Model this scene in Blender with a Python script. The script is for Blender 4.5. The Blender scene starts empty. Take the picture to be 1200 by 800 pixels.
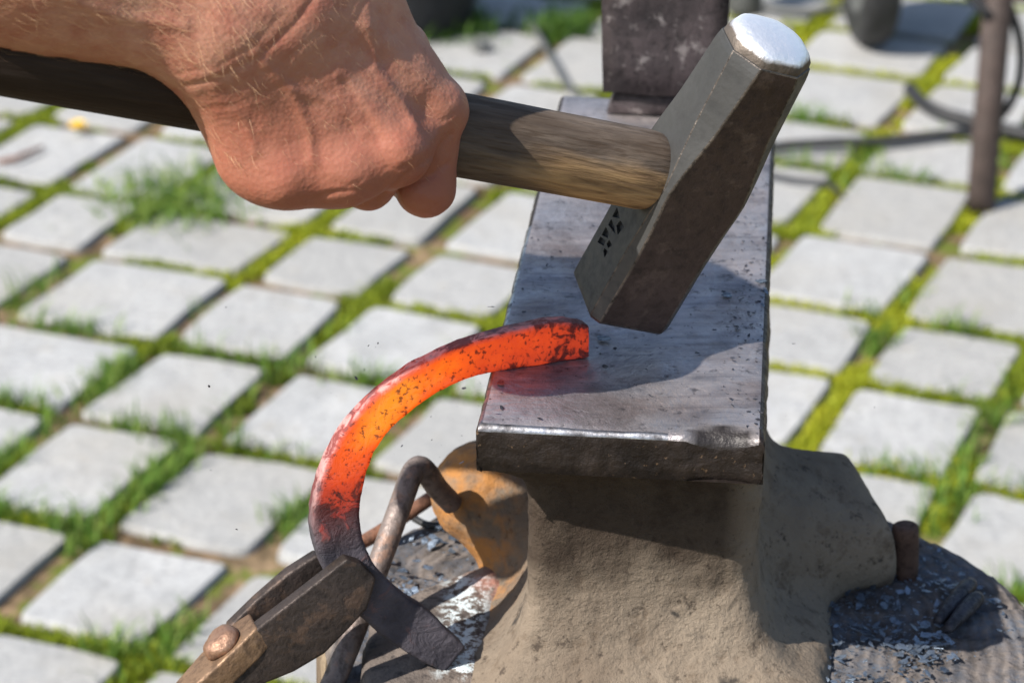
import bpy, bmesh, math, random
import numpy as np
from mathutils import Vector, Matrix, noise as mnoise

random.seed(7)
rng = np.random.default_rng(7)
SC = bpy.context.scene
COL = SC.collection

# ------------------------------------------------------------------ camera, light
F_PX = 3000.0
PITCH = math.radians(25.6)
CAM_H = 1.15
CPOS = np.array([0, 0, CAM_H])
RX = np.array([1.0, 0, 0])
FW = np.array([0, math.cos(PITCH), -math.sin(PITCH)])
UP = np.array([0, math.sin(PITCH), math.cos(PITCH)])

cam = bpy.data.cameras.new('camera')
cam_o = bpy.data.objects.new('camera', cam)
COL.objects.link(cam_o)
cam_o.location = (0, 0, CAM_H)
cam_o.rotation_euler = (math.pi / 2 - PITCH, 0, 0)
cam.sensor_width = 36
cam.lens = 90
cam.clip_start = 0.02
cam.clip_end = 400
cam.dof.use_dof = True
cam.dof.focus_distance = 0.935
cam.dof.aperture_fstop = 15.0
SC.camera = cam_o

SUN_DIR = Vector((-0.598, -0.388, 0.701)).normalized()
sun = bpy.data.lights.new('sun', 'SUN')
sun.energy = 4.8
sun.angle = math.radians(0.5)
sun.color = (1.0, 0.95, 0.88)
sun_o = bpy.data.objects.new('sun', sun)
COL.objects.link(sun_o)
sun_o.rotation_euler = SUN_DIR.to_track_quat('Z', 'Y').to_euler()
sun_o.location = (-4, -2, 6)

world = bpy.data.worlds.new('World')
SC.world = world
world.use_nodes = True
wn = world.node_tree
sky = wn.nodes.new('ShaderNodeTexSky')
sky.sky_type = 'NISHITA'
sky.sun_disc = False
sky.sun_elevation = math.asin(SUN_DIR.z)
sky.sun_rotation = math.atan2(SUN_DIR.x, SUN_DIR.y)
bg = wn.nodes['Background']
bg.inputs['Strength'].default_value = 0.095
wn.links.new(sky.outputs[0], bg.inputs['Color'])

SC.view_settings.view_transform = 'Standard'
SC.view_settings.look = 'None'
SC.view_settings.gamma = 1
EXPO = 0.80
SC.view_settings.exposure = EXPO

# ------------------------------------------------------------------ geometry helpers
def ray(u, v):
    return FW + RX * (u - 600) / F_PX - UP * (v - 400) / F_PX
def at(u, v, z):
    d = ray(u, v)
    return CPOS + d * (z - CAM_H) / d[2]
def atd(u, v, dep):
    return CPOS + ray(u, v) * dep
def pj(P):
    P = np.asarray(P, float) - CPOS
    zc = P @ FW
    return 600 + F_PX * (P @ RX) / zc, 400 - F_PX * (P @ UP) / zc, zc

def empty(name, loc):
    o = bpy.data.objects.new(name, None)
    o.location = loc
    COL.objects.link(o)
    return o
def tag(o, label=None, cat=None, group=None, kind=None):
    if label: o['label'] = label
    if cat: o['category'] = cat
    if group: o['group'] = group
    if kind: o['kind'] = kind
    return o
def wloc(o):
    l = Vector((0, 0, 0))
    while o is not None:
        l += o.location
        o = o.parent
    return l
def link(name, me, mats, parent=None, smooth=False, loc=None):
    """me holds world coordinates; they are made relative to loc (or the parent)"""
    o = bpy.data.objects.new(name, me)
    COL.objects.link(o)
    base = wloc(parent) if parent else Vector((0, 0, 0))
    if loc is not None:
        off = Vector(loc)
    else:
        off = base
    if off.length > 0:
        me.transform(Matrix.Translation(-off))
    if parent:
        o.parent = parent
    o.location = off - base
    for m in (mats if isinstance(mats, (list, tuple)) else [mats]):
        me.materials.append(m)
    if smooth:
        me.polygons.foreach_set('use_smooth', [True] * len(me.polygons))
    return o
def mesh_from(verts, faces):
    me = bpy.data.meshes.new('mesh')
    me.from_pydata([tuple(map(float, v)) for v in verts], [], faces)
    me.update()
    return me
def fast_mesh(verts, quads):
    """verts Nx3, quads Mx(3|4) arrays"""
    me = bpy.data.meshes.new('mesh')
    verts = np.asarray(verts, np.float32); quads = np.asarray(quads, np.int32)
    k = quads.shape[1]
    me.vertices.add(len(verts)); me.vertices.foreach_set('co', verts.ravel())
    me.loops.add(quads.size); me.loops.foreach_set('vertex_index', quads.ravel())
    me.polygons.add(len(quads))
    me.polygons.foreach_set('loop_start', np.arange(0, quads.size, k, dtype=np.int32))
    me.polygons.foreach_set('loop_total', np.full(len(quads), k, np.int32))
    me.update(calc_edges=True)
    me.validate()
    return me
def bm_mesh(bm):
    bmesh.ops.recalc_face_normals(bm, faces=bm.faces)
    me = bpy.data.meshes.new('mesh')
    bm.to_mesh(me); bm.free()
    return me
def bevel_all(bm, off, seg=2, ang=0.35):
    es = [e for e in bm.edges if len(e.link_faces) == 2 and e.calc_face_angle(0) > ang]
    bmesh.ops.bevel(bm, geom=es, offset=off, segments=seg, affect='EDGES', profile=0.6, clamp_overlap=True)
def fbm(p, s, o=3):
    t = 0; a = 1
    p = Vector(p) * s
    for i in range(o):
        t += a * mnoise.noise(p); a *= 0.5; p = p * 2.03 + Vector((3.1, 1.7, 5.3))
    return t
def rough_verts(bm, amp, scale, seed=0):
    bm.normal_update()
    for v in bm.verts:
        v.co += v.normal * amp * fbm(v.co + Vector((seed, 0, 0)), scale, 3)
def tube(path, rad, n=12, caps=True, flat=1.0):
    """swept circle along a polyline of points; rad float or list"""
    P = [Vector(p) for p in path]
    if not isinstance(rad, (list, tuple)): rad = [rad] * len(P)
    verts = []; faces = []
    ref = None
    for i, p in enumerate(P):
        t = (P[min(i + 1, len(P) - 1)] - P[max(i - 1, 0)]).normalized()
        if ref is None:
            ref = t.orthogonal().normalized()
        ref = (ref - t * ref.dot(t)).normalized()
        b = t.cross(ref)
        for k in range(n):
            a = 2 * math.pi * k / n
            verts.append(p + (ref * math.cos(a) + b * math.sin(a) * flat) * rad[i])
    for i in range(len(P) - 1):
        for k in range(n):
            k2 = (k + 1) % n
            faces.append((i * n + k, i * n + k2, (i + 1) * n + k2, (i + 1) * n + k))
    if caps:
        faces.append(tuple(range(n - 1, -1, -1)))
        faces.append(tuple((len(P) - 1) * n + k for k in range(n)))
    return verts, faces
def smooth_path(pts, per=8):
    P = [Vector(p) for p in pts]
    out = []
    for i in range(len(P) - 1):
        p0 = P[max(i - 1, 0)]; p1 = P[i]; p2 = P[i + 1]; p3 = P[min(i + 2, len(P) - 1)]
        for k in range(per):
            t = k / per
            out.append(0.5 * ((2 * p1) + (p2 - p0) * t + (2 * p0 - 5 * p1 + 4 * p2 - p3) * t * t + (3 * p1 - p0 - 3 * p2 + p3) * t ** 3))
    out.append(P[-1])
    return out

# signed distance fields -> mesh (surface nets)
def smin(a, b, k):
    h = np.clip(0.5 + 0.5 * (b - a) / k, 0, 1)
    return b * (1 - h) + a * h - k * h * (1 - h)
def smax(a, b, k):
    return -smin(-a, -b, k)
class Field:
    def __init__(s, lo, hi, h):
        s.lo = np.array(lo, np.float32); s.h = h
        n = np.ceil((np.array(hi) - s.lo) / h).astype(int) + 1
        s.x = (s.lo[0] + h * np.arange(n[0], dtype=np.float32))[:, None, None]
        s.y = (s.lo[1] + h * np.arange(n[1], dtype=np.float32))[None, :, None]
        s.z = (s.lo[2] + h * np.arange(n[2], dtype=np.float32))[None, None, :]
        s.n = n
    def cone(s, a, b, r0, r1):
        a = np.array(a, np.float32); ba = np.array(b, np.float32) - a
        px, py, pz = s.x - a[0], s.y - a[1], s.z - a[2]
        t = np.clip((px * ba[0] + py * ba[1] + pz * ba[2]) / float(ba @ ba + 1e-12), 0, 1)
        return np.sqrt((px - t * ba[0]) ** 2 + (py - t * ba[1]) ** 2 + (pz - t * ba[2]) ** 2) - (r0 + (r1 - r0) * t)
    def box(s, c, hf, r=0.0, rot=0.0):
        ca, sa = math.cos(rot), math.sin(rot)
        X = (s.x - c[0]) * ca + (s.y - c[1]) * sa; Y = -(s.x - c[0]) * sa + (s.y - c[1]) * ca
        qx = np.abs(X) - hf[0] + r; qy = np.abs(Y) - hf[1] + r; qz = np.abs(s.z - c[2]) - hf[2] + r
        o = np.sqrt(np.maximum(qx, 0) ** 2 + np.maximum(qy, 0) ** 2 + np.maximum(qz, 0) ** 2)
        return o + np.minimum(np.maximum(qx, np.maximum(qy, qz)), 0) - r
    def mesh(s, v):
        V = np.broadcast_to(v, tuple(s.n)).astype(np.float32)
        S = V < 0
        cs = np.array(V.shape) - 1
        acc = np.zeros(tuple(cs) + (3,), np.float32); cnt = np.zeros(tuple(cs), np.float32)
        sl = lambda d, n: slice(d, n - 1 + d)
        cross = []
        for ax in range(3):
            a = np.take(V, range(V.shape[ax] - 1), ax); b = np.take(V, range(1, V.shape[ax]), ax)
            c = (a < 0) != (b < 0)
            cross.append((c, a < 0))
            t = np.where(c, a / np.where(a - b == 0, 1, a - b), 0)
            o1, o2 = [k for k in range(3) if k != ax]
            for d1 in (0, 1):
                for d2 in (0, 1):
                    ix = [slice(None)] * 3
                    ix[o1] = slice(d1, cs[o1] + d1); ix[o2] = slice(d2, cs[o2] + d2)
                    cc = c[tuple(ix)]
                    cnt += cc
                    acc[..., ax] += np.where(cc, t[tuple(ix)], 0)
                    acc[..., o1] += cc * d1; acc[..., o2] += cc * d2
        m = cnt > 0
        idx = np.full(tuple(cs), -1, np.int64); idx[m] = np.arange(m.sum())
        ijk = np.argwhere(m)
        verts = s.lo + s.h * (ijk + acc[m] / cnt[m][:, None])
        quads = []
        for ax in range(3):
            c, neg = cross[ax]
            o1, o2 = [k for k in range(3) if k != ax]
            e = np.argwhere(c)
            ok = (e[:, o1] > 0) & (e[:, o2] > 0) & (e[:, o1] < cs[o1]) & (e[:, o2] < cs[o2])
            e = e[ok]; ng = neg[tuple(e.T)]
            def cell(d1, d2):
                q = e.copy(); q[:, o1] -= d1; q[:, o2] -= d2
                return idx[tuple(q.T)]
            q = np.stack([cell(1, 1), cell(0, 1), cell(0, 0), cell(1, 0)], 1)
            flip = ng if ax != 1 else ~ng
            q[~flip] = q[~flip][:, ::-1]
            quads.append(q)
        return verts, np.concatenate(quads)

# ------------------------------------------------------------------ material helpers
class Mat:
    def __init__(s, name, rough=0.6, metal=0.0, spec=0.5):
        s.m = bpy.data.materials.new(name); s.m.use_nodes = True
        s.nt = s.m.node_tree; s.b = s.nt.nodes['Principled BSDF']
        s.b.inputs['Roughness'].default_value = rough
        s.b.inputs['Metallic'].default_value = metal
        s.b.inputs['Specular IOR Level'].default_value = spec
        s.tc = s.nt.nodes.new('ShaderNodeTexCoord').outputs['Object']
        s.lastbump = None
    def new(s, t): return s.nt.nodes.new(t)
    def put(s, sock, val):
        if hasattr(val, 'is_output'): s.nt.links.new(val, sock)
        elif isinstance(val, (tuple, list)):
            sock.default_value = tuple(val) + ((1,) if len(val) == 3 and len(sock.default_value) == 4 else ())
        else: sock.default_value = val
    def map(s, scale=(1, 1, 1), rot=(0, 0, 0), vec=None):
        n = s.new('ShaderNodeMapping')
        n.inputs['Scale'].default_value = scale; n.inputs['Rotation'].default_value = rot
        s.put(n.inputs['Vector'], vec or s.tc)
        return n.outputs[0]
    def noise(s, scale, detail=4, rough=0.55, vec=None, dist=0.0):
        n = s.new('ShaderNodeTexNoise')
        n.inputs['Scale'].default_value = scale; n.inputs['Detail'].default_value = detail
        n.inputs['Roughness'].default_value = rough; n.inputs['Distortion'].default_value = dist
        s.put(n.inputs['Vector'], vec or s.tc)
        return n.outputs['Fac']
    def vor(s, scale, vec=None, feat='F1', out='Distance'):
        n = s.new('ShaderNodeTexVoronoi'); n.feature = feat
        n.inputs['Scale'].default_value = scale
        s.put(n.inputs['Vector'], vec or s.tc)
        return n.outputs[out]
    def ramp(s, fac, stops):
        n = s.new('ShaderNodeValToRGB'); cr = n.color_ramp
        while len(cr.elements) < len(stops): cr.elements.new(0.5)
        for e, (p, c) in zip(cr.elements, stops):
            e.position = p
            e.color = (c, c, c, 1) if not isinstance(c, (tuple, list)) else tuple(c) + (1,)
        s.put(n.inputs[0], fac)
        return n.outputs[0]
    def mix(s, fac, a, b, mode='MIX'):
        n = s.new('ShaderNodeMix'); n.data_type = 'RGBA'; n.blend_type = mode; n.clamp_factor = True
        s.put(n.inputs[0], fac); s.put(n.inputs[6], a); s.put(n.inputs[7], b)
        return n.outputs[2]
    def math(s, op, a, b=0.0):
        n = s.new('ShaderNodeMath'); n.operation = op
        s.put(n.inputs[0], a); s.put(n.inputs[1], b)
        return n.outputs[0]
    def attr(s, name, out='Fac'):
        n = s.new('ShaderNodeAttribute'); n.attribute_name = name
        return n.outputs[out]
    def rand(s): return s.new('ShaderNodeObjectInfo').outputs['Random']
    def bump(s, h, dist, strength=1.0):
        n = s.new('ShaderNodeBump'); n.inputs['Distance'].default_value = dist; n.inputs['Strength'].default_value = strength
        s.put(n.inputs['Height'], h)
        if s.lastbump: s.nt.links.new(s.lastbump, n.inputs['Normal'])
        s.lastbump = n.outputs[0]
        s.nt.links.new(s.lastbump, s.b.inputs['Normal'])
    def col(s, c): s.put(s.b.inputs['Base Color'], c); return s
    def set(s, k, v): s.put(s.b.inputs[k], v); return s

# pavers: pale grey stone
def m_paver():
    M = Mat('paver_stone', 0.85, spec=0.3)
    M.tc = M.new('ShaderNodeNewGeometry').outputs['Position']
    big = M.noise(4.5, 4, 0.6)
    n1 = M.noise(9, 5, 0.6); n2 = M.noise(160, 4, 0.65); n3 = M.noise(45, 3)
    r = M.rand()
    c = M.mix(M.ramp(n1, [(0.3, 0), (0.7, 1)]), (0.335, 0.34, 0.34), (0.46, 0.46, 0.455))
    c = M.mix(M.ramp(r, [(0, 0.0), (1, 0.8)]), c, (0.30, 0.295, 0.28))
    c = M.mix(M.ramp(n2, [(0.36, 0.65), (0.52, 0)]), c, (0.20, 0.20, 0.20))
    n6 = M.noise(22, 6, 0.7); c = M.mix(M.ramp(n6, [(0.36, 0.5), (0.5, 0)]), c, (0.24, 0.24, 0.235))
    c = M.mix(M.ramp(n3, [(0.62, 0), (0.75, 0.35)]), c, (0.33, 0.28, 0.2))
    c = M.mix(M.ramp(big, [(0.48, 0), (0.66, 0.55)]), c, (0.27, 0.255, 0.225))
    M.col(c); M.bump(n2, 0.0014); M.bump(n6, 0.003); M.bump(n3, 0.002)
    return M.m
def m_soil():
    M = Mat('joint_soil', 0.95, spec=0.1)
    n1 = M.noise(7, 4); n2 = M.noise(60, 5); n3 = M.noise(22, 3)
    c = M.mix(M.ramp(n1, [(0.35, 0), (0.65, 1)]), (0.13, 0.085, 0.05), (0.27, 0.19, 0.115))
    c = M.mix(M.ramp(n2, [(0.4, 0.7), (0.6, 0)]), c, (0.045, 0.035, 0.02))
    c = M.mix(M.ramp(n3, [(0.5, 0), (0.6, 0.9)]), c, (0.10, 0.13, 0.02))
    M.col(c); M.bump(n2, 0.004)
    return M.m
def m_green(name, a, b, c3, bright=1.0):
    M = Mat(name, 0.6, spec=0.25)
    r = M.attr('tint')
    c = M.ramp(r, [(0.0, a), (0.5, b), (1.0, c3)])
    M.col(c)
    M.set('Subsurface Weight', 0.0)
    tr = M.new('ShaderNodeBsdfTranslucent'); M.put(tr.inputs[0], c)
    ms = M.new('ShaderNodeMixShader'); ms.inputs[0].default_value = 0.35
    out = [n for n in M.nt.nodes if n.type == 'OUTPUT_MATERIAL'][0]
    M.nt.links.new(M.b.outputs[0], ms.inputs[1]); M.nt.links.new(tr.outputs[0], ms.inputs[2]); M.nt.links.new(ms.outputs[0], out.inputs[0])
    return M.m
# anvil
def m_face():
    M = Mat('worn_anvil_face', 0.4, 0.85)
    st = M.map((20, 34, 20), (0, 0, 0.3))
    n1 = M.noise(1, 6, 0.65, st); n2 = M.noise(28, 6, 0.68, dist=0.4); n3 = M.noise(140, 4, 0.7); n4 = M.noise(420, 3, 0.6)
    c = M.mix(M.ramp(n2, [(0.34, 0), (0.62, 1)]), (0.20, 0.195, 0.215), (0.52, 0.49, 0.50))
    c = M.mix(M.ramp(n1, [(0.42, 0), (0.62, 0.7)]), c, (0.58, 0.51, 0.49))
    sk = M.noise(1, 6, 0.7, M.map((26, 300, 26), (0, 0, 0.12)))
    c = M.mix(M.ramp(sk, [(0.34, 0.4), (0.5, 0)]), c, (0.10, 0.095, 0.11))
    n8 = M.noise(16, 5, 0.65); c = M.mix(M.ramp(n8, [(0.5, 0), (0.66, 0.7)]), c, (0.20, 0.15, 0.135))
    c = M.mix(M.ramp(n3, [(0.30, 0.7), (0.42, 0)]), c, (0.05, 0.047, 0.055))
    c = M.mix(M.ramp(n4, [(0.25, 0.7), (0.36, 0)]), c, (0.04, 0.04, 0.045))
    c = M.mix(M.attr('chip'), c, (0.022, 0.018, 0.017))
    M.col(c)
    M.set('Metallic', M.ramp(M.attr('chip'), [(0, 0.85), (1, 0.2)]))
    M.set('Roughness', M.ramp(n2, [(0.3, 0.62), (0.7, 0.42)]))
    M.bump(n3, 0.0008); M.bump(n2, 0.002); M.bump(n4, 0.0002)
    return M.m
def m_lip():
    M = Mat('dark_anvil_edge', 0.5, 0.6)
    n1 = M.noise(40, 5, 0.65); n2 = M.noise(260, 4, 0.65); n3 = M.vor(140)
    c = M.mix(M.ramp(n1, [(0.35, 0), (0.65, 1)]), (0.013, 0.010, 0.009), (0.042, 0.032, 0.028))
    n5 = M.noise(430, 3, 0.6); c = M.mix(M.ramp(n5, [(0.66, 0), (0.72, 0.7)]), c, (0.20, 0.13, 0.08))
    M.col(c); M.set('Roughness', M.ramp(n2, [(0.35, 0.65), (0.65, 0.38)])); M.bump(n2, 0.0006); M.bump(n1, 0.002)
    return M.m
def m_edge():
    M = Mat('polished_edge', 0.25, 1.0)
    n1 = M.noise(120, 5, 0.65)
    M.col(M.mix(M.ramp(n1, [(0.38, 0), (0.6, 1)]), (0.12, 0.115, 0.12), (0.52, 0.52, 0.54))); M.bump(n1, 0.0004)
    M.set('Roughness', M.ramp(n1, [(0.4, 0.5), (0.7, 0.3)]))
    return M.m
def m_body():
    M = Mat('dusty_anvil_body', 0.85, 0.0, 0.25)
    n1 = M.noise(14, 5, 0.6); n2 = M.noise(90, 7, 0.72); n3 = M.noise(330, 4, 0.6); n4 = M.noise(30, 4, 0.7)
    v = M.vor(190)
    c = M.mix(M.ramp(n1, [(0.32, 0), (0.68, 1)]), (0.14, 0.106, 0.077), (0.245, 0.198, 0.148))
    c = M.mix(M.ramp(n2, [(0.36, 0.75), (0.48, 0)]), c, (0.11, 0.08, 0.055))
    c = M.mix(M.ramp(n4, [(0.62, 0), (0.68, 0.85)]), c, (0.035, 0.03, 0.027))
    n7 = M.noise(160, 5, 0.75); c = M.mix(M.ramp(n7, [(0.34, 0.8), (0.42, 0)]), c, (0.05, 0.037, 0.028))
    c = M.mix(M.ramp(v, [(0.05, 0.6), (0.12, 0)]), c, (0.04, 0.03, 0.025))
    c = M.mix(M.math('MULTIPLY', M.ramp(M.attr('rust'), [(0, 0), (1, 1)]), M.ramp(n4, [(0.42, 0.0), (0.56, 1)])), c, M.mix(n2, (0.30, 0.12, 0.03), (0.44, 0.22, 0.075)))
    c = M.mix(M.math('MULTIPLY', M.attr('oil'), M.ramp(n2, [(0.3, 1), (0.68, 0.8)])), c, (0.032, 0.021, 0.014))  # darker colour high on the body front
    M.col(c); M.bump(n2, 0.0024); M.bump(n7, 0.0009); M.bump(n3, 0.0003); M.bump(n1, 0.001)
    return M.m
def m_iron(name, a, b, spot=None, rough=0.55, metal=0.6, sc=1.0, bumpy=1.0, pit=0.6):
    M = Mat(name, rough, metal)
    n1 = M.noise(35 * sc, 5, 0.65); n2 = M.noise(230 * sc, 5, 0.68); n3 = M.noise(90 * sc, 4, 0.7)
    c = M.mix(M.ramp(n1, [(0.32, 0), (0.68, 1)]), a, b)
    c = M.mix(M.ramp(n2, [(0.36, pit), (0.5, 0)]), c, tuple(x * 0.35 for x in a))
    if spot: c = M.mix(M.ramp(n3, [(0.56, 0), (0.66, 0.8)]), c, spot)
    M.col(c); M.set('Roughness', M.ramp(n2, [(0.3, min(1, rough + 0.2)), (0.7, max(0.1, rough - 0.12))]))
    M.bump(n2, 0.0006 * bumpy); M.bump(n1, 0.0016 * bumpy)
    return M.m
def m_polish():
    M = Mat('struck_steel', 0.3, 0.8)
    n1 = M.noise(70, 5, 0.65); n2 = M.noise(300, 3)
    k = M.math('ADD', M.ramp(M.attr('rim'), [(0.35, 0), (1, 0.6)]), M.math('MULTIPLY', n1, 0.7))
    c = M.mix(M.ramp(k, [(0.62, 0), (0.85, 1)]), (0.92, 0.93, 0.96), (0.15, 0.125, 0.105))
    M.col(c); M.set('Roughness', M.ramp(k, [(0.55, 0.5), (0.85, 0.65)])); M.bump(n2, 0.0003); M.bump(n1, 0.0012)
    return M.m
def m_wood_handle():
    M = Mat('handle_wood', 0.55, 0.0, 0.35)
    M.set('Specular IOR Level', 0.2)
    st = M.map((26, 230, 230)); st2 = M.map((14, 75, 75)); st3 = M.map((90, 900, 900))
    n1 = M.noise(1, 5, 0.6, st, 0.6); n2 = M.noise(1, 4, 0.6, st2); n3 = M.noise(1, 3, 0.5, st3); n4 = M.noise(26, 4)
    c = M.mix(M.ramp(n1, [(0.34, 0), (0.66, 1)]), (0.062, 0.047, 0.038), (0.165, 0.128, 0.10))
    c = M.mix(M.ramp(n2, [(0.38, 0.6), (0.55, 0)]), c, (0.075, 0.052, 0.036))
    c = M.mix(M.ramp(n3, [(0.36, 0.55), (0.46, 0)]), c, (0.05, 0.032, 0.02))
    w = M.math('MULTIPLY', M.attr('worn'), M.ramp(n4, [(0.3, 0.6), (0.6, 1)]))
    c = M.mix(w, c, M.mix(M.ramp(n1, [(0.36, 0), (0.6, 1)]), (0.16, 0.095, 0.05), (0.46, 0.29, 0.14)))
    c = M.mix(M.math('MULTIPLY', M.attr('grime'), 0.92), c, M.mix(n1, (0.012, 0.007, 0.005), (0.035, 0.022, 0.015)))  # dark grip colour, which also paints in the forearm's shade
    M.col(c); M.bump(n1, 0.0009); M.bump(n3, 0.0004)
    M.set('Roughness', M.ramp(n2, [(0.3, 0.85), (0.7, 0.65)]))
    return M.m
def m_stump(name, a, b, ring=True):
    M = Mat(name, 0.9, 0.0, 0.2)
    n1 = M.noise(16, 5, 0.65); n2 = M.noise(120, 5, 0.7); n3 = M.noise(42, 4, 0.65, dist=1.0)
    c = M.mix(M.ramp(n1, [(0.33, 0), (0.66, 1)]), a, b)
    c = M.mix(M.ramp(n3, [(0.36, 0.85), (0.5, 0)]), c, (0.055, 0.05, 0.05))
    c = M.mix(M.ramp(n2, [(0.35, 0.7), (0.47, 0)]), c, (0.04, 0.035, 0.032))
    w = M.new('ShaderNodeTexWave'); w.wave_type = 'RINGS'; w.rings_direction = 'Z'
    w.inputs['Scale'].default_value = 55; w.inputs['Distortion'].default_value = 4; w.inputs['Detail'].default_value = 3
    M.put(w.inputs['Vector'], M.tc)
    c = M.mix(M.ramp(w.outputs['Fac'], [(0.1, 0.45), (0.5, 0)]), c, (0.06, 0.05, 0.042))
    n9 = M.noise(22, 4, 0.65); nA = M.noise(300, 3, 0.6)
    c = M.mix(M.math('MULTIPLY', M.ramp(n9, [(0.42, 0), (0.58, 0.85)]), M.ramp(nA, [(0.4, 0.3), (0.6, 1)])), c, (0.085, 0.10, 0.125))
    M.col(c); M.bump(n2, 0.0015); M.bump(n3, 0.002); M.bump(w.outputs['Fac'], 0.0006)
    return M.m
def m_bark():
    M = Mat('log_side', 0.9, 0.0, 0.2)
    st = M.map((70, 70, 7)); n1 = M.noise(1, 5, 0.65, st); n2 = M.noise(90, 4)
    M.col(M.mix(M.ramp(n1, [(0.35, 0), (0.65, 1)]), (0.09, 0.065, 0.045), (0.36, 0.28, 0.19))); M.bump(n1, 0.006); M.bump(n2, 0.001)
    return M.m
def m_skin():
    M = Mat('skin', 0.5, 0.0, 0.4)
    n1 = M.noise(26, 4, 0.6); n2 = M.noise(95, 5, 0.65); n3 = M.noise(420, 3); v = M.vor(620)
    n5 = M.noise(180, 3, 0.6)
    c = M.mix(M.ramp(n1, [(0.35, 0), (0.65, 1)]), (0.39, 0.172, 0.108), (0.51, 0.262, 0.178))
    c = M.mix(M.ramp(n2, [(0.42, 0.0), (0.64, 0.6)]), c, (0.34, 0.105, 0.068))
    c = M.mix(M.math('MULTIPLY', M.attr('ruddy'), M.ramp(n2, [(0.2, 1), (0.8, 0.5)])), c, (0.29, 0.085, 0.05))  # ruddy skin tone with painted shading low on the fist
    c = M.mix(M.ramp(n5, [(0.68, 0), (0.76, 0.5)]), c, (0.25, 0.1, 0.06))
    M.col(c)
    M.set('Subsurface Weight', 0.25); M.set('Subsurface Radius', (0.004, 0.0014, 0.0007)); M.set('Subsurface Scale', 0.5)
    M.set('Roughness', M.ramp(n2, [(0.3, 0.6), (0.7, 0.45)]))
    sw = M.noise(1, 3, 0.6, M.map((120, 420, 260), (0.3, 0.5, 0.6)))
    M.bump(n2, 0.00028, 0.6); M.bump(v, 0.0002, 0.6); M.bump(sw, 0.00032, 0.7)
    return M.m
def m_hair():
    M = Mat('blond_hair', 0.45, 0.0, 0.4); M.col(M.ramp(M.attr('tint'), [(0, (0.35, 0.17, 0.08)), (1, (0.80, 0.52, 0.32))])); return M.m
def m_hot():
    """iron that glows where it is hot (attribute heat), with cold scale crusts"""
    M = Mat('glowing_iron', 0.7, 0.0, 0.3)
    h = M.attr('glow'); top = M.attr('crust')
    n1 = M.noise(60, 5, 0.65); n2 = M.noise(480, 4, 0.65); n3 = M.noise(120, 5, 0.7, dist=0.8); n4 = M.noise(34, 3)
    hh = M.math('ADD', h, M.math('MULTIPLY', M.math('SUBTRACT', n1, 0.5), 0.5))
    em = M.ramp(hh, [(0.12, (0, 0, 0)), (0.26, (0.05, 0.004, 0.003)), (0.42, (0.26, 0.018, 0.007)), (0.60, (0.66, 0.055, 0.006)), (0.8, (0.96, 0.115, 0.002)), (1.0, (1.05, 0.30, 0.006))])
    sp = M.ramp(n2, [(0.37, 0), (0.43, 1)])                   # fine dark pits
    thr = M.math('ADD', n3, M.math('MULTIPLY', M.math('SUBTRACT', h, 0.60), 0.8))
    cr = M.ramp(thr, [(0.36, 0), (0.43, 1)])                   # larger scale patches, more where cooler
    k = M.math('MULTIPLY', M.math('MULTIPLY', M.ramp(sp, [(0, 0.25), (1, 1)]), M.ramp(cr, [(0, 0.16), (1, 1)])), M.ramp(top, [(0, 1), (1, 0.42)]))
    M.put(M.b.inputs['Emission Color'], M.mix(1.0, em, M.mix(k, (0, 0, 0), (1, 1, 1)), 'MULTIPLY'))
    M.set('Emission Strength', 1.0 / 2 ** EXPO * 1.05)
    cold = M.mix(M.ramp(n1, [(0.35, 0), (0.65, 1)]), (0.035, 0.032, 0.04), (0.085, 0.075, 0.088))
    cold = M.mix(M.ramp(n3, [(0.58, 0), (0.66, 0.6)]), cold, (0.14, 0.08, 0.075))
    warm = M.mix(M.ramp(n3, [(0.45, 0), (0.55, 1)]), (0.20, 0.05, 0.045), (0.44, 0.25, 0.235))
    warm = M.mix(M.ramp(n1, [(0.36, 0.9), (0.46, 0)]), warm, (0.07, 0.06, 0.07))
    red = M.mix(M.ramp(h, [(0.15, 0), (0.5, 0.9)]), cold, (0.045, 0.012, 0.01))
    c = M.mix(M.math('MULTIPLY', top, M.ramp(h, [(0.2, 0), (0.45, 1)])), red, warm)
    M.col(c); M.bump(n3, 0.0014); M.bump(n2, 0.0005)
    return M.m
def m_plain(name, a, b, rough=0.6, metal=0.0, sc=60):
    M = Mat(name, rough, metal); n = M.noise(sc, 4, 0.6)
    M.col(M.mix(M.ramp(n, [(0.35, 0), (0.65, 1)]), a, b)); M.bump(n, 0.0008)
    return M.m
def m_ash():
    M = Mat('ash_crusted_iron', 0.85, 0.0, 0.25)
    n1 = M.noise(24, 5, 0.6); n2 = M.noise(190, 5, 0.7); n3 = M.noise(110, 3, 0.6); w = M.attr('ash')
    c = M.mix(M.ramp(n1, [(0.35, 0), (0.65, 1)]), (0.085, 0.07, 0.062), (0.19, 0.155, 0.13))
    c = M.mix(M.ramp(n2, [(0.36, 0.7), (0.48, 0)]), c, (0.035, 0.03, 0.03))
    k = M.math('MULTIPLY', w, M.ramp(n2, [(0.47, 0), (0.53, 1)]))
    c = M.mix(k, c, (0.55, 0.62, 0.64))
    c = M.mix(M.math('MULTIPLY', M.attr('red'), M.ramp(n3, [(0.35, 0), (0.6, 0.8)])), c, (0.40, 0.16, 0.11))
    M.col(c); M.bump(n2, 0.0018); M.bump(n1, 0.002)
    return M.m

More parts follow.
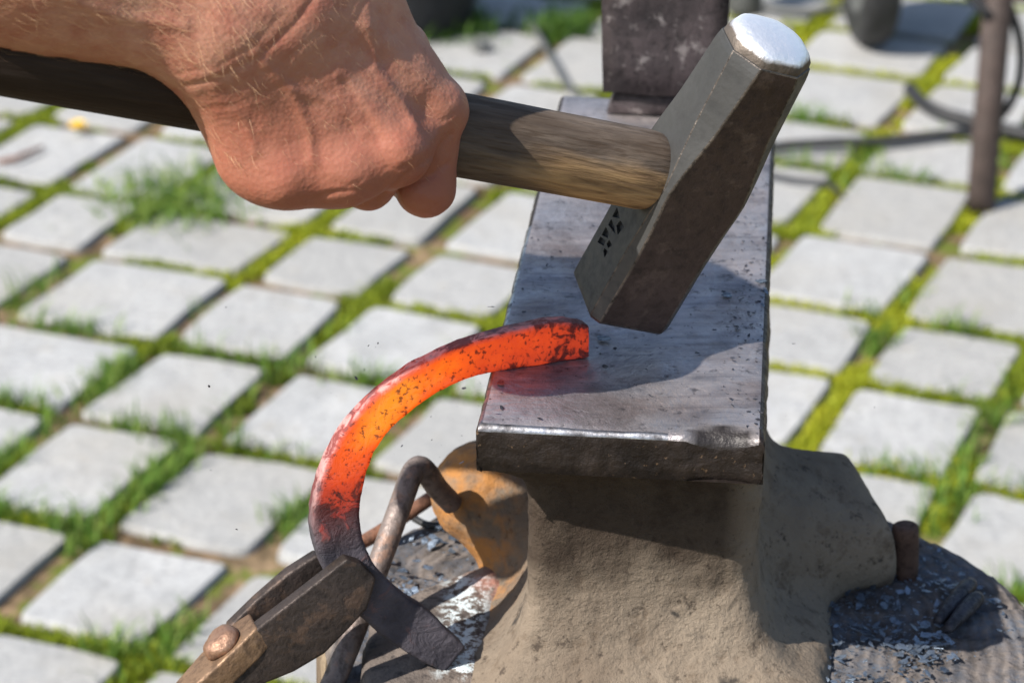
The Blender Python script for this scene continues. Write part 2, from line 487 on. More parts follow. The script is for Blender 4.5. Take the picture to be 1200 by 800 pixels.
MT = dict(
    paver=m_paver(), soil=m_soil(), face=m_face(), lip=m_lip(), edge=m_edge(), body=m_body(),
    moss=m_green('moss', (0.055, 0.09, 0.012), (0.23, 0.29, 0.018), (0.42, 0.42, 0.022)),
    grass=m_green('grass_blades', (0.035, 0.085, 0.015), (0.12, 0.23, 0.03), (0.28, 0.34, 0.08)),
    steel_grey=m_iron('grey_hammer_steel', (0.055, 0.055, 0.054), (0.085, 0.084, 0.082), rough=0.55, metal=0.5, bumpy=0.25, sc=0.7, pit=0.25),
    steel_brown=m_iron('brown_hammer_steel', (0.042, 0.028, 0.024), (0.07, 0.048, 0.041), (0.10, 0.072, 0.06), rough=0.55, metal=0.4, bumpy=0.45, pit=.4),
    steel_edge=m_iron('worn_hammer_edge', (0.07, 0.06, 0.054), (0.17, 0.145, 0.125), rough=0.45, metal=0.7, bumpy=0.6, sc=2, pit=.8),
    stamp=m_iron('stamp_recess', (0.02, 0.02, 0.02), (0.05, 0.05, 0.05), rough=0.7, metal=0.4),
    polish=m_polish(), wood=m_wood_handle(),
    stump_top=m_stump('log_end_grain', (0.11, 0.095, 0.088), (0.24, 0.20, 0.17)), bark=m_bark(),
    skin=m_skin(), hair=m_hair(), hot=m_hot(),
    tong=m_iron('dark_tong_iron', (0.032, 0.025, 0.022), (0.075, 0.055, 0.047), (0.11, 0.07, 0.05), rough=0.55, metal=0.5),
    tong_brown=m_iron('brown_tong_iron', (0.15, 0.09, 0.055), (0.27, 0.17, 0.10), (0.09, 0.055, 0.04), rough=0.5, metal=0.5),
    rivet=m_iron('coppery_rivet', (0.24, 0.13, 0.085), (0.42, 0.26, 0.175), (0.14, 0.085, 0.06), rough=0.42, metal=0.6),
    rod=m_iron('grey_brown_rod', (0.13, 0.10, 0.09), (0.23, 0.185, 0.165), (0.28, 0.17, 0.12), rough=0.55, metal=0.4),
    rust=m_iron('rusty_iron', (0.13, 0.06, 0.035), (0.27, 0.13, 0.08), (0.07, 0.045, 0.035), rough=0.75, metal=0.2),
    spike=m_iron('dark_rusty_spike', (0.06, 0.032, 0.022), (0.13, 0.07, 0.045), (0.03, 0.022, 0.02), rough=0.8, metal=0.1),
    tool=m_iron('blackened_tool_steel', (0.022, 0.019, 0.021), (0.085, 0.068, 0.072), (0.24, 0.22, 0.22), rough=0.55, metal=0.5, sc=0.8),
    ash=m_ash(),
    flake=m_iron('scale_flake', (0.07, 0.085, 0.11), (0.26, 0.32, 0.40), rough=0.42, metal=0.7, sc=2),
    flake_red=m_iron('warm_scale_flake', (0.25, 0.05, 0.045), (0.42, 0.12, 0.09), rough=0.5, metal=0.2, sc=2),
    flake_dark=m_iron('dark_scale_flake', (0.02, 0.02, 0.025), (0.06, 0.06, 0.075), rough=0.5, metal=0.4, sc=2),
    rubber=m_plain('black_rubber', (0.010, 0.010, 0.011), (0.022, 0.022, 0.023), 0.6),
    darkgrey=m_plain('dark_grey_paint', (0.07, 0.075, 0.07), (0.13, 0.13, 0.125), 0.55, 0.2),
    black=m_plain('black_plastic', (0.004, 0.0045, 0.006), (0.008, 0.009, 0.012), 0.7),
    post=m_iron('brown_post_steel', (0.045, 0.032, 0.027), (0.09, 0.064, 0.055), (0.07, 0.055, 0.05), rough=0.6, metal=0.3),
    grit=m_plain('grit', (0.07, 0.05, 0.035), (0.22, 0.17, 0.12), 0.9, 0.0, 30),
    petal=m_plain('yellow_petals', (0.85, 0.55, 0.01), (0.9, 0.62, 0.02), 0.6),
)

# ------------------------------------------------------------------ ground, pavers, moss
TH = math.radians(-23.967)
CT, ST = math.cos(TH), math.sin(TH)
la = [-1.431, -1.307, -1.139, -1.009, -0.874, -0.694, -0.547, -0.412]
lb = [1.31, 1.457, 1.621, 1.775, 1.928, 2.063, 2.236, 2.405, 2.545]
la = [x * CAM_H for x in la]; lb = [x * CAM_H for x in lb]
while la[0] > -2.75: la.insert(0, la[0] - random.uniform(0.145, 0.175))
while la[-1] < 0.55: la.append(la[-1] + random.uniform(0.145, 0.175))
while lb[0] > 0.75: lb.insert(0, lb[0] - random.uniform(0.155, 0.19))
while lb[-1] < 4.6: lb.append(lb[-1] + random.uniform(0.16, 0.195))
SK = 0.05
def AB(a, b):
    b = b + SK * (a + 1.15 * CAM_H)
    return np.array([a * CT - b * ST, a * ST + b * CT])

gv = []; gn = 60
me = mesh_from([(-60, -60, -0.009), (60, -60, -0.009), (60, 160, -0.009), (-60, 160, -0.009)], [(0, 1, 2, 3)])
ground = link('ground', me, MT['soil']); tag(ground, kind='structure')

def paver_mesh(q):
    """irregular quad block with softened edges and a slightly uneven top"""
    pts = []
    for i in range(4):
        p0, p1 = q[i], q[(i + 1) % 4]
        pm = q[i - 1]
        d1 = (p1 - p0) / np.linalg.norm(p1 - p0); d0 = (pm - p0) / np.linalg.norm(pm - p0)
        r = random.uniform(0.005, 0.017)
        pts += [p0 + d0 * r, p0 + (d0 + d1) * r * 0.22, p0 + d1 * r]
        nn = np.array([d1[1], -d1[0]])
        pts.append(p0 + (p1 - p0) * random.uniform(0.35, 0.65) + nn * random.uniform(-0.0035, 0.004))
    c = sum(pts) / len(pts)
    n = len(pts)
    v = []; tilt = (random.uniform(-0.012, 0.012), random.uniform(-0.012, 0.012)); z0 = random.uniform(-0.002, 0.002)
    zt = lambda p: z0 + (p[0] - c[0]) * tilt[0] + (p[1] - c[1]) * tilt[1]
    for s_, dz in ((1.0, -0.05), (1.0, -0.005), (0.988, -0.001), (0.972, 0.0)):
        for p in pts:
            pp = c + (p - c) * s_
            v.append((pp[0], pp[1], zt(pp) + dz))
    f = []
    for k in range(3):
        for i in range(n):
            j = (i + 1) % n
            f.append((k * n + i, k * n + j, (k + 1) * n + j, (k + 1) * n + i))
    v.append((c[0], c[1], zt(c))); ce = len(v) - 1
    for i in range(n): f.append((3 * n + i, 3 * n + (i + 1) % n, ce))
    return mesh_from(v, f), c, z0

joints = []
cands = []
for i in range(len(la) - 1):
    for j in range(len(lb) - 1):
        c = AB((la[i] + la[i + 1]) / 2, (lb[j] + lb[j + 1]) / 2)
        u, v, zc = pj((c[0], c[1], 0))
        d = max(0, abs(u - 600) - 600) + max(0, v - 800) + max(0, -v) * 1.5
        cands.append((d, i, j))
cands.sort()
for d, i, j in cands[:285]:
    ga = 0.0145; gb = 0.0140
    jit = lambda s=0.004: random.uniform(-s, s)
    a0, a1, b0, b1 = la[i] + ga + jit(), la[i + 1] - ga + jit(), lb[j] + gb + jit(), lb[j + 1] - gb + jit()
    q = [AB(a0 + jit(), b0 + jit()), AB(a1 + jit(), b0 + jit()), AB(a1 + jit(), b1 + jit()), AB(a0 + jit(), b1 + jit())]
    pm, c, z0 = paver_mesh(q)
    o = link('paver', pm, MT['paver'], ground, smooth=False, loc=(c[0], c[1], -0.009))
    for p in o.data.polygons: p.use_smooth = len(p.vertices) == 4 and p.normal.z < .9
    joints.append((i, j))

def blades(centers, n_each, hmin, hmax, spread, width, lean, tint_fn):
    """many curved two segment blades; returns verts, tris, tints"""
    C = np.repeat(np.asarray(centers), n_each, axis=0)
    N = len(C)
    C = C + np.c_[rng.normal(0, 1, (N, 2)) * spread, np.zeros(N)]
    hgt = rng.uniform(hmin, hmax, N)
    az = rng.uniform(0, 2 * np.pi, N); ln = rng.uniform(0.1, 1, N) * lean
    dx, dy = np.cos(az), np.sin(az)
    w = width * rng.uniform(0.6, 1.3, N)
    px, py = -dy * w, dx * w
    b0 = C + np.c_[px, py, np.zeros(N)]; b1 = C - np.c_[px, py, np.zeros(N)]
    m = C + np.c_[dx * hgt * ln * 0.4, dy * hgt * ln * 0.4, hgt * 0.6]
    m0 = m + np.c_[px, py, np.zeros(N)] * 0.7; m1 = m - np.c_[px, py, np.zeros(N)] * 0.7
    t = C + np.c_[dx * hgt * ln, dy * hgt * ln, hgt * (1 - 0.25 * ln)]
    V = np.stack([b0, b1, m0, m1, t], 1).reshape(-1, 3)
    k = np.arange(N)[:, None] * 5
    T = np.concatenate([k + np.array([[0, 1, 3]]), k + np.array([[0, 3, 2]]), k + np.array([[2, 3, 4]])])
    tint = np.repeat(tint_fn(C, N), 5)
    return V, T, tint
def blade_obj(name, V, T, tint, mat, loc=None):
    me = fast_mesh(V, T)
    a = me.attributes.new('tint', 'FLOAT', 'POINT'); a.data.foreach_set('value', np.asarray(tint, np.float32))
    return link(name, me, mat, None, loc=loc)

# moss along the joints, thick in places and missing elsewhere
mc = []
def nz(x, y, s, o=0.0): return mnoise.noise(Vector((x * s + o, y * s, o)))
def add_line(p0, p1, wid, dens):
    L = np.linalg.norm(p1 - p0); n = int(L * dens)
    d = (p1 - p0) / L; nn = np.array([-d[1], d[0]])
    for k in range(n):
        p = p0 + (p1 - p0) * random.random() + nn * random.gauss(0, wid)
        u, v, z = pj((p[0], p[1], 0))
        if -250 < u < 1450 and -120 < v < 960:
            side = 0.24 if u > 850 else 0.0
            if nz(p[0], p[1], 7) + 0.4 * nz(p[0], p[1], 28, 3) + side > 0.02: mc.append((p[0], p[1], -0.010))
for i in range(len(la)):
    for j in range(len(lb) - 1): add_line(AB(la[i], lb[j]), AB(la[i], lb[j + 1]), 0.0085, 1200)
for j in range(len(lb)):
    for i in range(len(la) - 1): add_line(AB(la[i], lb[j]), AB(la[i + 1], lb[j]), 0.0080, 1200)
mc = np.array(mc)
def moss_tint(C, N):
    u = 600 + F_PX * C[:, 0] / (C[:, 1] * FW[1] + (C[:, 2] - CAM_H) * FW[2])
    base = np.array([0.5 + 0.5 * nz(c[0], c[1], 5, 9) for c in C])
    return np.clip(base + np.where(C[:, 0] > 0.2, 0.22, -0.10) + rng.normal(0, 0.14, N), 0, 1)
V, T, t = blades(mc, 4, 0.006, 0.015, 0.003, 0.0016, 0.9, moss_tint)
moss = blade_obj('moss', V, T, t, MT['moss']); tag(moss, 'short yellow green moss filling the joints between the pale pavers', 'moss', kind='stuff')

def snap(x, y):
    """move a point to the nearest paving joint, so that grass grows from the joints"""
    a = x * CT + y * ST; b = -x * ST + y * CT - SK * (a + 1.15 * CAM_H)
    ia = min(la, key=lambda q: abs(q - a)); ib = min(lb, key=lambda q: abs(q - b))
    if abs(ia - a) < abs(ib - b): a = ia + random.gauss(0, .009)
    else: b = ib + random.gauss(0, .009)
    return AB(a, b)
# grit and crumbs of soil in the joints
gb2 = bmesh.new()
for k in range(2600):
    i_ = random.randrange(len(la)); j_ = random.randrange(len(lb))
    if random.random() < .5: p = AB(la[i_] + random.gauss(0, .008), random.uniform(lb[0], lb[-1]))
    else: p = AB(random.uniform(la[0], la[-1]), lb[j_] + random.gauss(0, .008))
    r_ = random.choice((.001, .0015, .002, .003))
    q = [Vector((p[0] + random.gauss(0, r_), p[1] + random.gauss(0, r_), -.009 + random.uniform(0, 1.6) * r_)) for _ in range(5)]
    vs = [gb2.verts.new(x) for x in q]
    for f in ((0, 1, 2), (0, 2, 3), (0, 3, 1), (1, 2, 4), (2, 3, 4), (3, 1, 4)): gb2.faces.new([vs[t_] for t_ in f])
tag(link('grit', bm_mesh(gb2), MT['grit']), 'small crumbs of soil and grit lying in the paving joints', 'grit', kind='stuff')
# loose grass growing out of the joints
gc = []
for (u, v, n, s) in [(30, 365, 40, .035), (25, 435, 60, .03), (60, 470, 60, .035), (110, 445, 30, .02), (150, 550, 70, .035), (120, 590, 50, .03),
                     (30, 580, 45, .025), (215, 525, 40, .02), (90, 630, 50, .02), (165, 470, 25, .02), (250, 420, 20, .02), (330, 620, 35, .012),
                     (320, 440, 25, .02), (430, 440, 35, .03), (500, 470, 25, .03), (1060, 212, 45, .03), (1105, 560, 60, .03), (1110, 590, 40, .03),
                     (1130, 380, 30, .015), (1000, 400, 40, .02), (940, 160, 30, .02), (990, 215, 25, .03), (1170, 500, 40, .025), (660, 42, 60, .02),
                     (515, 45, 90, .03), (545, 20, 80, .03), (960, 185, 30, .02), (260, 560, 30, .03), (180, 765, 40, .02), (150, 775, 30, .02), (1190, 720, 30, .02)]:
    p = at(u, v, -0.012)
    for k in range(n): gc.append((*snap(p[0] + random.gauss(0, s), p[1] + random.gauss(0, s * 1.2)), -0.010))
V, T, t = blades(np.array(gc), 3, 0.012, 0.038, 0.004, 0.0014, 1.0, lambda C, N: np.clip(rng.normal(0.5, 0.22, N), 0, 1))
tag(blade_obj('grass', V, T, t, MT['grass']), 'thin green grass blades growing from the paving joints', 'grass', kind='stuff')
p = at(212, 245, -0.012)
V, T, t = blades(np.tile(p, (1, 1)), 900, 0.012, 0.045, 0.045, 0.0016, 1.5, lambda C, N: np.clip(rng.normal(0.55, 0.25, N), 0, 1))
gt = empty('grass_tuft', p); tag(gt, 'big bushy grass tuft between pavers to the left below the fist', 'grass tuft')
gb_ = blade_obj('blades', V, T, t, MT['grass'], p); gb_.parent = gt; gb_.location = (0, 0, 0); gb_['kind'] = 'stuff'

for (u, v, n_, sp_, lab) in ((520, 44, 520, .035, 'dark green grass tuft at the top edge beside the wrist and black bucket'), (657, 44, 260, .022, 'small dark green tuft left of the upright tool, behind the handle')):
    p = at(u, v, -0.012)
    V, T, t = blades(np.tile(p, (1, 1)), n_, 0.015, 0.055, sp_, 0.002, 1.4, lambda C, N: np.clip(rng.normal(0.2, 0.2, N), 0, 1))
    gt = empty('grass_tuft', p); tag(gt, lab, 'grass tuft')
    gb_ = blade_obj('blades', V, T, t, MT['grass'], p); gb_.parent = gt; gb_.location = (0, 0, 0); gb_['kind'] = 'stuff'
# dandelion
p = at(92, 158, 0.0)
dl = empty('dandelion', p); tag(dl, 'small yellow flower head on the pavers under the left end of the hammer handle', 'flower')
bm = bmesh.new()
for ring, (n, r, z) in enumerate(((16, .011, .012), (13, .0085, .0145), (9, .005, .016))):
    for k in range(n):
        a = 2 * math.pi * (k + ring * .4) / n
        c_, s_ = math.cos(a), math.sin(a)
        q = [bm.verts.new(Vector(p) + Vector((c_ * rr - s_ * w_, s_ * rr + c_ * w_, z + dz))) for rr, w_, dz in ((.001, .0005, 0), (r, .0014, .001), (r * 1.1, 0, .0025), (r, -.0014, .001), (.001, -.0005, 0))]
        bm.faces.new(q)
link('petals', bm_mesh(bm), MT['petal'], dl)
tv, tf = tube([Vector(p) + Vector((0, 0, -.012)), Vector(p) + Vector((.001, 0, .006)), Vector(p) + Vector((0, 0, .013))], [.0012, .0012, .003], 8)
sm = mesh_from(tv, tf); a = sm.attributes.new('tint', 'FLOAT', 'POINT'); a.data.foreach_set('value', [0.4] * len(tv))
link('stem', sm, MT['grass'], dl)
# twig and small dark stone
tv, tf = tube([at(-4, 190, .004), at(18, 186, .005), at(36, 178, .006), at(50, 172, .005)], [.003, .0036, .0032, .0022], 8)
tag(link('twig', mesh_from(tv, tf), MT['rust'], None, True, loc=at(20, 186, 0)), 'dark twig lying on a paver at the left edge', 'twig')
def pebble(u, v, r, mat, label, cat='stone', sq=0.6):
    p = at(u, v, 0.0)
    bm = bmesh.new(); bmesh.ops.create_icosphere(bm, subdivisions=3, radius=r)
    for q in bm.verts: q.co = q.co * (1 + 0.25 * fbm(q.co, 60 * .01 / r, 3)); q.co.z *= sq
    for q in bm.verts: q.co += Vector(p) + Vector((0, 0, r * sq * .8))
    return tag(link('pebble', bm_mesh(bm), mat, None, True, loc=p), label, cat)
pebble(563, 60, .014, MT['darkgrey'], 'small dark stone lying on a paver behind the hammer handle')

# ------------------------------------------------------------------ anvil frame
A6 = math.radians(6.0)
AO = np.array([0.039, 0.8217, 0.0])
EX = np.array([math.cos(A6), -math.sin(A6), 0]); EY = np.array([math.sin(A6), math.cos(A6), 0]); EZ = np.array([0, 0, 1.0])
FZ = 0.72; SZ = 0.59
def AL(x, y, z): return AO + EX * x + EY * y + EZ * z
def to_world(V): 
    V = np.asarray(V)
    return AO + V[:, :1] * EX + V[:, 1:2] * EY + V[:, 2:3] * EZ

# ---- chopping block (log) under the anvil
SCN = at(793, 752, SZ)
stump = empty('log_block', (SCN[0], SCN[1], 0)); tag(stump, 'weathered round wooden log block carrying the anvil', 'log block')
NR, NA = 50, 260
RS = 0.146
def srad(a): return RS * (1 + 0.022 * math.sin(3 * a + 1) + 0.015 * math.sin(7 * a) + 0.008 * mnoise.noise(Vector((math.cos(a) * 9, math.sin(a) * 9, 0))))
cracks = [(random.uniform(0, 6.28), random.uniform(.15, .5), random.uniform(.8, 1.02)) for k in range(16)] + [(0.75, .45, 1.0), (0.2, .5, 1.0), (0.05, .7, 1.02), (2.7, .5, 1.0), (2.95, .6, 1.02)]
tv = []; tf = []
for r in range(NR + 1):
    for k in range(NA):
        a = 2 * math.pi * k / NA; f = r / NR
        R = srad(a) * f
        x, y = SCN[0] + R * math.cos(a), SCN[1] + R * math.sin(a)
        z = SZ + 0.0008 * fbm((x, y, 0), 40, 3) + .0009 * fbm((x, y, 2), 160, 3)
        for (ca, f0, f1) in cracks:
            da = abs((a - ca + math.pi) % (2 * math.pi) - math.pi)
            if f0 < f < f1 and da * f < 0.022: z -= 0.005 * (1 - da * f / 0.022) * min(1, (f - f0) * 6)
        if f > .965: z -= 0.004 * ((f - .965) / .035) ** 2
        tv.append((x, y, z))
for r in range(NR):
    for k in range(NA):
        k2 = (k + 1) % NA
        tf.append((r * NA + k, (r + 1) * NA + k, (r + 1) * NA + k2, r * NA + k2))
link('top', mesh_from(tv, tf), MT['stump_top'], stump, True)
sv = []; sf = []
zs = [SZ - .004, SZ - .010, SZ - .03, SZ - .08, .4, .3, .2, .1, 0.0]
for q, z in enumerate(zs):
    for k in range(NA):
        a = 2 * math.pi * k / NA
        R = srad(a) + (0 if q == 0 else 0.003 + .006 * mnoise.noise(Vector((a * 14, z * 4, 0))))
        sv.append((SCN[0] + R * math.cos(a), SCN[1] + R * math.sin(a), z))
for q in range(len(zs) - 1):
    for k in range(NA):
        k2 = (k + 1) % NA
        sf.append((q * NA + k, (q + 1) * NA + k, (q + 1) * NA + k2, q * NA + k2))
link('side', mesh_from(sv, sf), MT['bark'], stump, True)

# ---- anvil
anvil = empty('anvil', AL(0, 0.1, SZ)); tag(anvil, 'heavy dusty steel anvil with bright worn face standing on the log', 'anvil')
fl = Field((-0.12, -0.06, SZ - 0.004), (0.15, 0.36, FZ - 0.0135), 0.0021)
d = fl.box((0.0080, 0.104, 0.655), (0.0445, 0.093, 0.08), 0.010)
d = smax(d, (fl.x - 0.0105) * math.sin(.2) * 1.0 - (fl.y - 0.028) * math.cos(.2) + 0 * fl.z, .012)      # its front slants back to the right                       # waist
d = smin(d, fl.box((0.010, 0.080, 0.585), (0.073, 0.074, 0.010), 0.008), 0.046)      # spreading base
ft = fl.cone((0.040, .124, .609), (0.112, .151, .605), .038, .030)      # foot to the right, with a flat end
ft = smax(ft, (fl.x - .0985) * .93 + (fl.y - .146) * .36 + (fl.z - .62) * .12, .005)
ft = smax(ft, (fl.z - .640) * .92 + (fl.x - .06) * .38 - (fl.y - .10) * .05, .008)
d = smin(d, ft, .014)      # foot to the right
d = smin(d, fl.cone((-0.028, .122, .602), (-.064, .125, .622), .033, .023), .008)   # foot to the left
d = smin(d, fl.box((0.001, 0.172, 0.7000), (0.0490, 0.160, 0.0035), 0.002), 0.022)      # cove under the face
d = smin(d, fl.box((0.0, 0.21, 0.692), (0.043, 0.135, 0.016), 0.006), 0.014)            # heel under the face
d = smin(d, fl.box((0.0, 0.174, 0.7095), (0.0475, 0.170, 0.0075), 0.003), 0.014)         # fillet under the face
d = np.maximum(d, -(fl.z - SZ) - 0.001 + 0 * d)
d = smax(d, fl.x - 0.0515 - np.maximum(0, 0.7005 - fl.z) * 0.16 - 2.4 * np.maximum(0, 0.644 - fl.z) + 0 * d, .003)
d = np.maximum(d, fl.z - (FZ - 0.0188) + 0 * d)
V, Q = fl.mesh(d)
nn = np.array([fbm(v, 34, 4) for v in V]) * 0.0010 + np.array([-abs(fbm(v + 5, 90, 4)) for v in V]) * 0.0008
me = fast_mesh(to_world(V), Q)
nor = np.zeros(len(V) * 3, np.float32); me.vertices.foreach_get('normal', nor)
me.vertices.foreach_set('co', (to_world(V) + nor.reshape(-1, 3) * nn[:, None]).astype(np.float32).ravel())
att = me.attributes.new('rust', 'FLOAT', 'POINT'); att.data.foreach_set('value', np.clip((-0.041 - V[:, 0]) / 0.012, 0, 1).astype(np.float32) * np.clip((0.665 - V[:, 2]) / .02, 0, 1) * np.clip((V[:, 1] - .055) / .02, 0, 1))
att = me.attributes.new('oil', 'FLOAT', 'POINT'); att.data.foreach_set('value', (np.clip((V[:, 2] - 0.632 - .012 * np.array([nz(v[0], v[2], 60, 4) for v in V])) / 0.022, 0, 1) * np.clip((.050 - V[:, 0]) / .012, 0, 1) * (V[:, 1] < .09)).astype(np.float32))  # darker towards the top of the body front
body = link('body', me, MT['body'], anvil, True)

# face block: bevelled slab with a chipped front edge
bm = bmesh.new()
HW = 0.0525; LEN = 0.350
NX, NY = 46, 110
def fz(x, y): return FZ - 0.0009 * (1 - min(1, abs(x) / HW)) + 0.00035 * fbm((x, y, 0), 60, 3) 
prof = [(-HW + .0022, .0), (-HW + .0007, -.0008), (-HW, -.0026), (-HW + .0006, -.0165), (-HW + .002, -.0195)]
def ring(y, k):
    """cross section at y; returns list of coords going under-left, up, across the face, down right"""
    s = []
    dz = 0; ins = 0
    for (x, z) in reversed(prof): s.append((x, z))
    for q in range(1, NX): s.append((-HW + .0022 + (2 * HW - .0044) * q / NX, None))
    for (x, z) in prof: s.append((-x, z))
    return s
ys = [0.0] + [0.0] + list(np.linspace(0.0022, LEN - .002, NY)) + [LEN]
rows = []
for iy, y in enumerate(ys):
    row = []
    for ix, (x, z) in enumerate(ring(y, iy)):
        zt = fz(x, y) if z is None else FZ + z + (.00035 * fbm((x, y, 0), 60, 3) if z > -.003 else 0)
        yy = y
        if iy in (0, len(ys) - 1):                     # front/back face edge drops by the bevel
            zt = min(zt, FZ - 0.0026); x *= 0.9985
        elif iy == 1:
            zt = min(zt, FZ - 0.0010 + 0.0005 * fbm((x, 0, 0), 90, 2)); yy = 0.0006
        # chip near the right end of the front edge
        cx = (x - 0.037) / 0.013
        if abs(cx) < 1 and y < 0.008 and zt > FZ - .006:
            kk = (1 - cx * cx) * (1 - y / 0.008)
            zt -= 0.0038 * kk; yy += 0.0022 * kk if iy < 3 else 0
        # irregular left & right rims
        if abs(x) > HW - .0015 and z is not None and z > -.004:
            x -= math.copysign(0.0008 * max(0, fbm((0, y, x), 120, 3)) , x)
        row.append(bm.verts.new(Vector(AL(x, yy, zt))))
    rows.append(row)
mi = lambda ix, iy: 0
n = len(rows[0])
for iy in range(len(rows) - 1):
    for ix in range(n - 1):
        f = bm.faces.new((rows[iy][ix], rows[iy][ix + 1], rows[iy + 1][ix + 1], rows[iy + 1][ix]))
        top = 4 <= ix < n - 5
        f.material_index = (0 if top else 1)
        if (iy <= 1 and 3 <= ix < n - 3 and not 35 <= ix <= 52) or (ix == 3 and iy < 60): f.material_index = 2
# front and back caps as strips between the two sides
for row, fr in ((rows[0], True), (rows[-1], False)):
    bot = []
    y = -0.0 if fr else LEN
    K = 6
    prev = row
    for k in range(1, K + 1):
        z = FZ - .0026 - (.0169) * k / K
        cur = []
        for v in row:
            c = Vector(v.co); 
            c.z = min(c.z, FZ - .0026 - (c.z < FZ - .01) * 0) if k else c.z
            c.z = min(v.co.z, z)
            if fr and k == K: c += Vector(EY) * .0015
            cur.append(bm.verts.new(c))
        for ix in range(n - 1):
            try:
                f = bm.faces.new((prev[ix], cur[ix], cur[ix + 1], prev[ix + 1])); f.material_index = 1
            except ValueError: pass
        prev = cur
    if fr: front_bot = prev
    else: back_bot = prev
for ix in range(0):
    pass
bm.faces.new([front_bot[0], front_bot[-1], back_bot[-1], back_bot[0]]).material_index = 1
bmesh.ops.remove_doubles(bm, verts=bm.verts, dist=0.00005)
bmesh.ops.dissolve_degenerate(bm, edges=bm.edges, dist=0.00004)
for v in bm.verts:
    lx = (np.array(v.co) - AO) @ EX; ly = (np.array(v.co) - AO) @ EY
    if ly < .001 and v.co.z < FZ - .003: v.co += Vector(EY) * (0.0008 * fbm((lx, 0, v.co.z), 70, 3) - (.0012 if abs(lx + .004) < .0007 else 0) * -1)
chip = []
bm.verts.index_update()
for v in bm.verts:
    lx = (np.array(v.co) - AO) @ EX; ly = (np.array(v.co) - AO) @ EY
    q = max(0, 1 - abs(lx - .037) / .0165) * max(0, min(1, (.0105 - ly) / .004)) * 2.2
    chip.append(min(1, q))
fme = bm_mesh(bm)
att = fme.attributes.new('chip', 'FLOAT', 'POINT'); att.data.foreach_set('value', chip)
face = link('face_block', fme, [MT['face'], MT['lip'], MT['edge']], anvil, True)

# ---- upright tool standing in the hole at the far end of the anvil
tb = at(776, 136, FZ); tl = (tb - AO) @ EX, (tb - AO) @ EY
tl = (tl[0], tl[1] - 0.004)
tool = empty('upright_tool', AL(tl[0], tl[1], FZ)); tag(tool, 'upright blackened steel block standing on the far end of the anvil behind the hammer', 'anvil tool')
bm = bmesh.new()
for (w0, w1, y0, y1, z0, z1) in ((.0285, .0315, 0.0, .024, .012, .125),):
    c = [Vector(AL(tl[0] + sx * (w0 if z == z0 else w1), tl[1] + y, FZ + z)) for z in (z0, z1) for (sx, y) in ((-1, y0), (1, y0), (1, y1), (-1, y1))]
    vs = [bm.verts.new(q) for q in c]
    for f in ((0, 1, 5, 4), (1, 2, 6, 5), (2, 3, 7, 6), (3, 0, 4, 7), (4, 5, 6, 7), (3, 2, 1, 0)): bm.faces.new([vs[i] for i in f])
bevel_all(bm, .0022, 2)
bmesh.ops.subdivide_edges(bm, edges=bm.edges, cuts=6, use_grid_fill=True)
rough_verts(bm, .0012, 50)
link('block', bm_mesh(bm), MT['tool'], tool, True)
bm = bmesh.new()
for k in range(1):
    c = [Vector(AL(tl[0] + sx * w, tl[1] + y, FZ + z)) for z, w in ((0.0005, .0265), (.0128, .022)) for (sx, y) in ((-1, .004), (1, .004), (1, .021), (-1, .021))]
    vs = [bm.verts.new(q) for q in c]
    for f in ((0, 1, 5, 4), (1, 2, 6, 5), (2, 3, 7, 6), (3, 0, 4, 7), (4, 5, 6, 7), (3, 2, 1, 0)): bm.faces.new([vs[i] for i in f])
bevel_all(bm, .001, 2)
link('foot', bm_mesh(bm), MT['tool'], tool, True)

# ------------------------------------------------------------------ hammer
HP = atd(810, 208.9, 0.95)
HG = Vector((-0.8845, -0.3261, 0.3336)).normalized()
HB = Vector((0.2314, -0.9276, -0.2932)); HB = (HB - HG * HB.dot(HG)).normalized()
HH = HG.cross(HB)
if HH.z < 0: HH = -HH
WG, WB, HL = 0.0342, 0.0322, 0.1235
hammer = empty('hammer', Vector(HP)); tag(hammer, 'blacksmith hammer with dark steel head and worn wooden handle, held above the anvil', 'hammer')
def hpnt(g, b, h): return Vector(HP) + HG * g + HB * b + HH * h
def octo(h, sg, sb, c):
    g, b = WG / 2 * sg, WB / 2 * sb
    p = [(g, -b + c), (g, b - c), (g - c, b), (-g + c, b), (-g, b - c), (-g, -b + c), (-g + c, -b), (g - c, -b)]
    return [(x, y, h) for x, y in p]
secs = [(-HL / 2 - .0012, .93, .93, .0030), (-HL / 2, .985, .985, .0034), (-HL / 2 + .002, 1.0, 1.0, .0036)]
for h_ in np.linspace(-.052, HL / 2 - .006, 19):
    secs.append((float(h_), float(np.interp(h_, [-.052, -.01, .012, .04, .06], [1.005, 1.02, 1.02, .995, .98])), float(np.interp(h_, [-.052, -.01, .012, .04, .06], [1.0, 1.01, 1.01, .995, .985])),
                 float(np.interp(h_, [-.055, -.03, -.010, 0.0, .010, .030, .055], [.0036, .0040, .0030, .0018, .0030, .0064, .0084]))))
secs += [(HL / 2 - .004, .98, .98, .0086), (HL / 2 - .001, .96, .96, .0088)]
bm = bmesh.new(); R_ = []
for s_ in secs: R_.append([bm.verts.new(hpnt(*q)) for q in octo(*s_)])
for a_, b_ in zip(R_[:-1], R_[1:]):
    for k in range(8): bm.faces.new((a_[k], a_[(k + 1) % 8], b_[(k + 1) % 8], b_[k]))
bm.faces.new(R_[0][::-1]); bm.faces.new(R_[-1])
bmesh.ops.recalc_face_normals(bm, faces=bm.faces)
for f in bm.faces:
    f.material_index = 1 if f.normal.dot(HB) > 0.80 or f.normal.dot(HG) < -.8 else 0
es_ = [e for e in bm.edges if len(e.link_faces) == 2 and e.calc_face_angle(0) > .42]
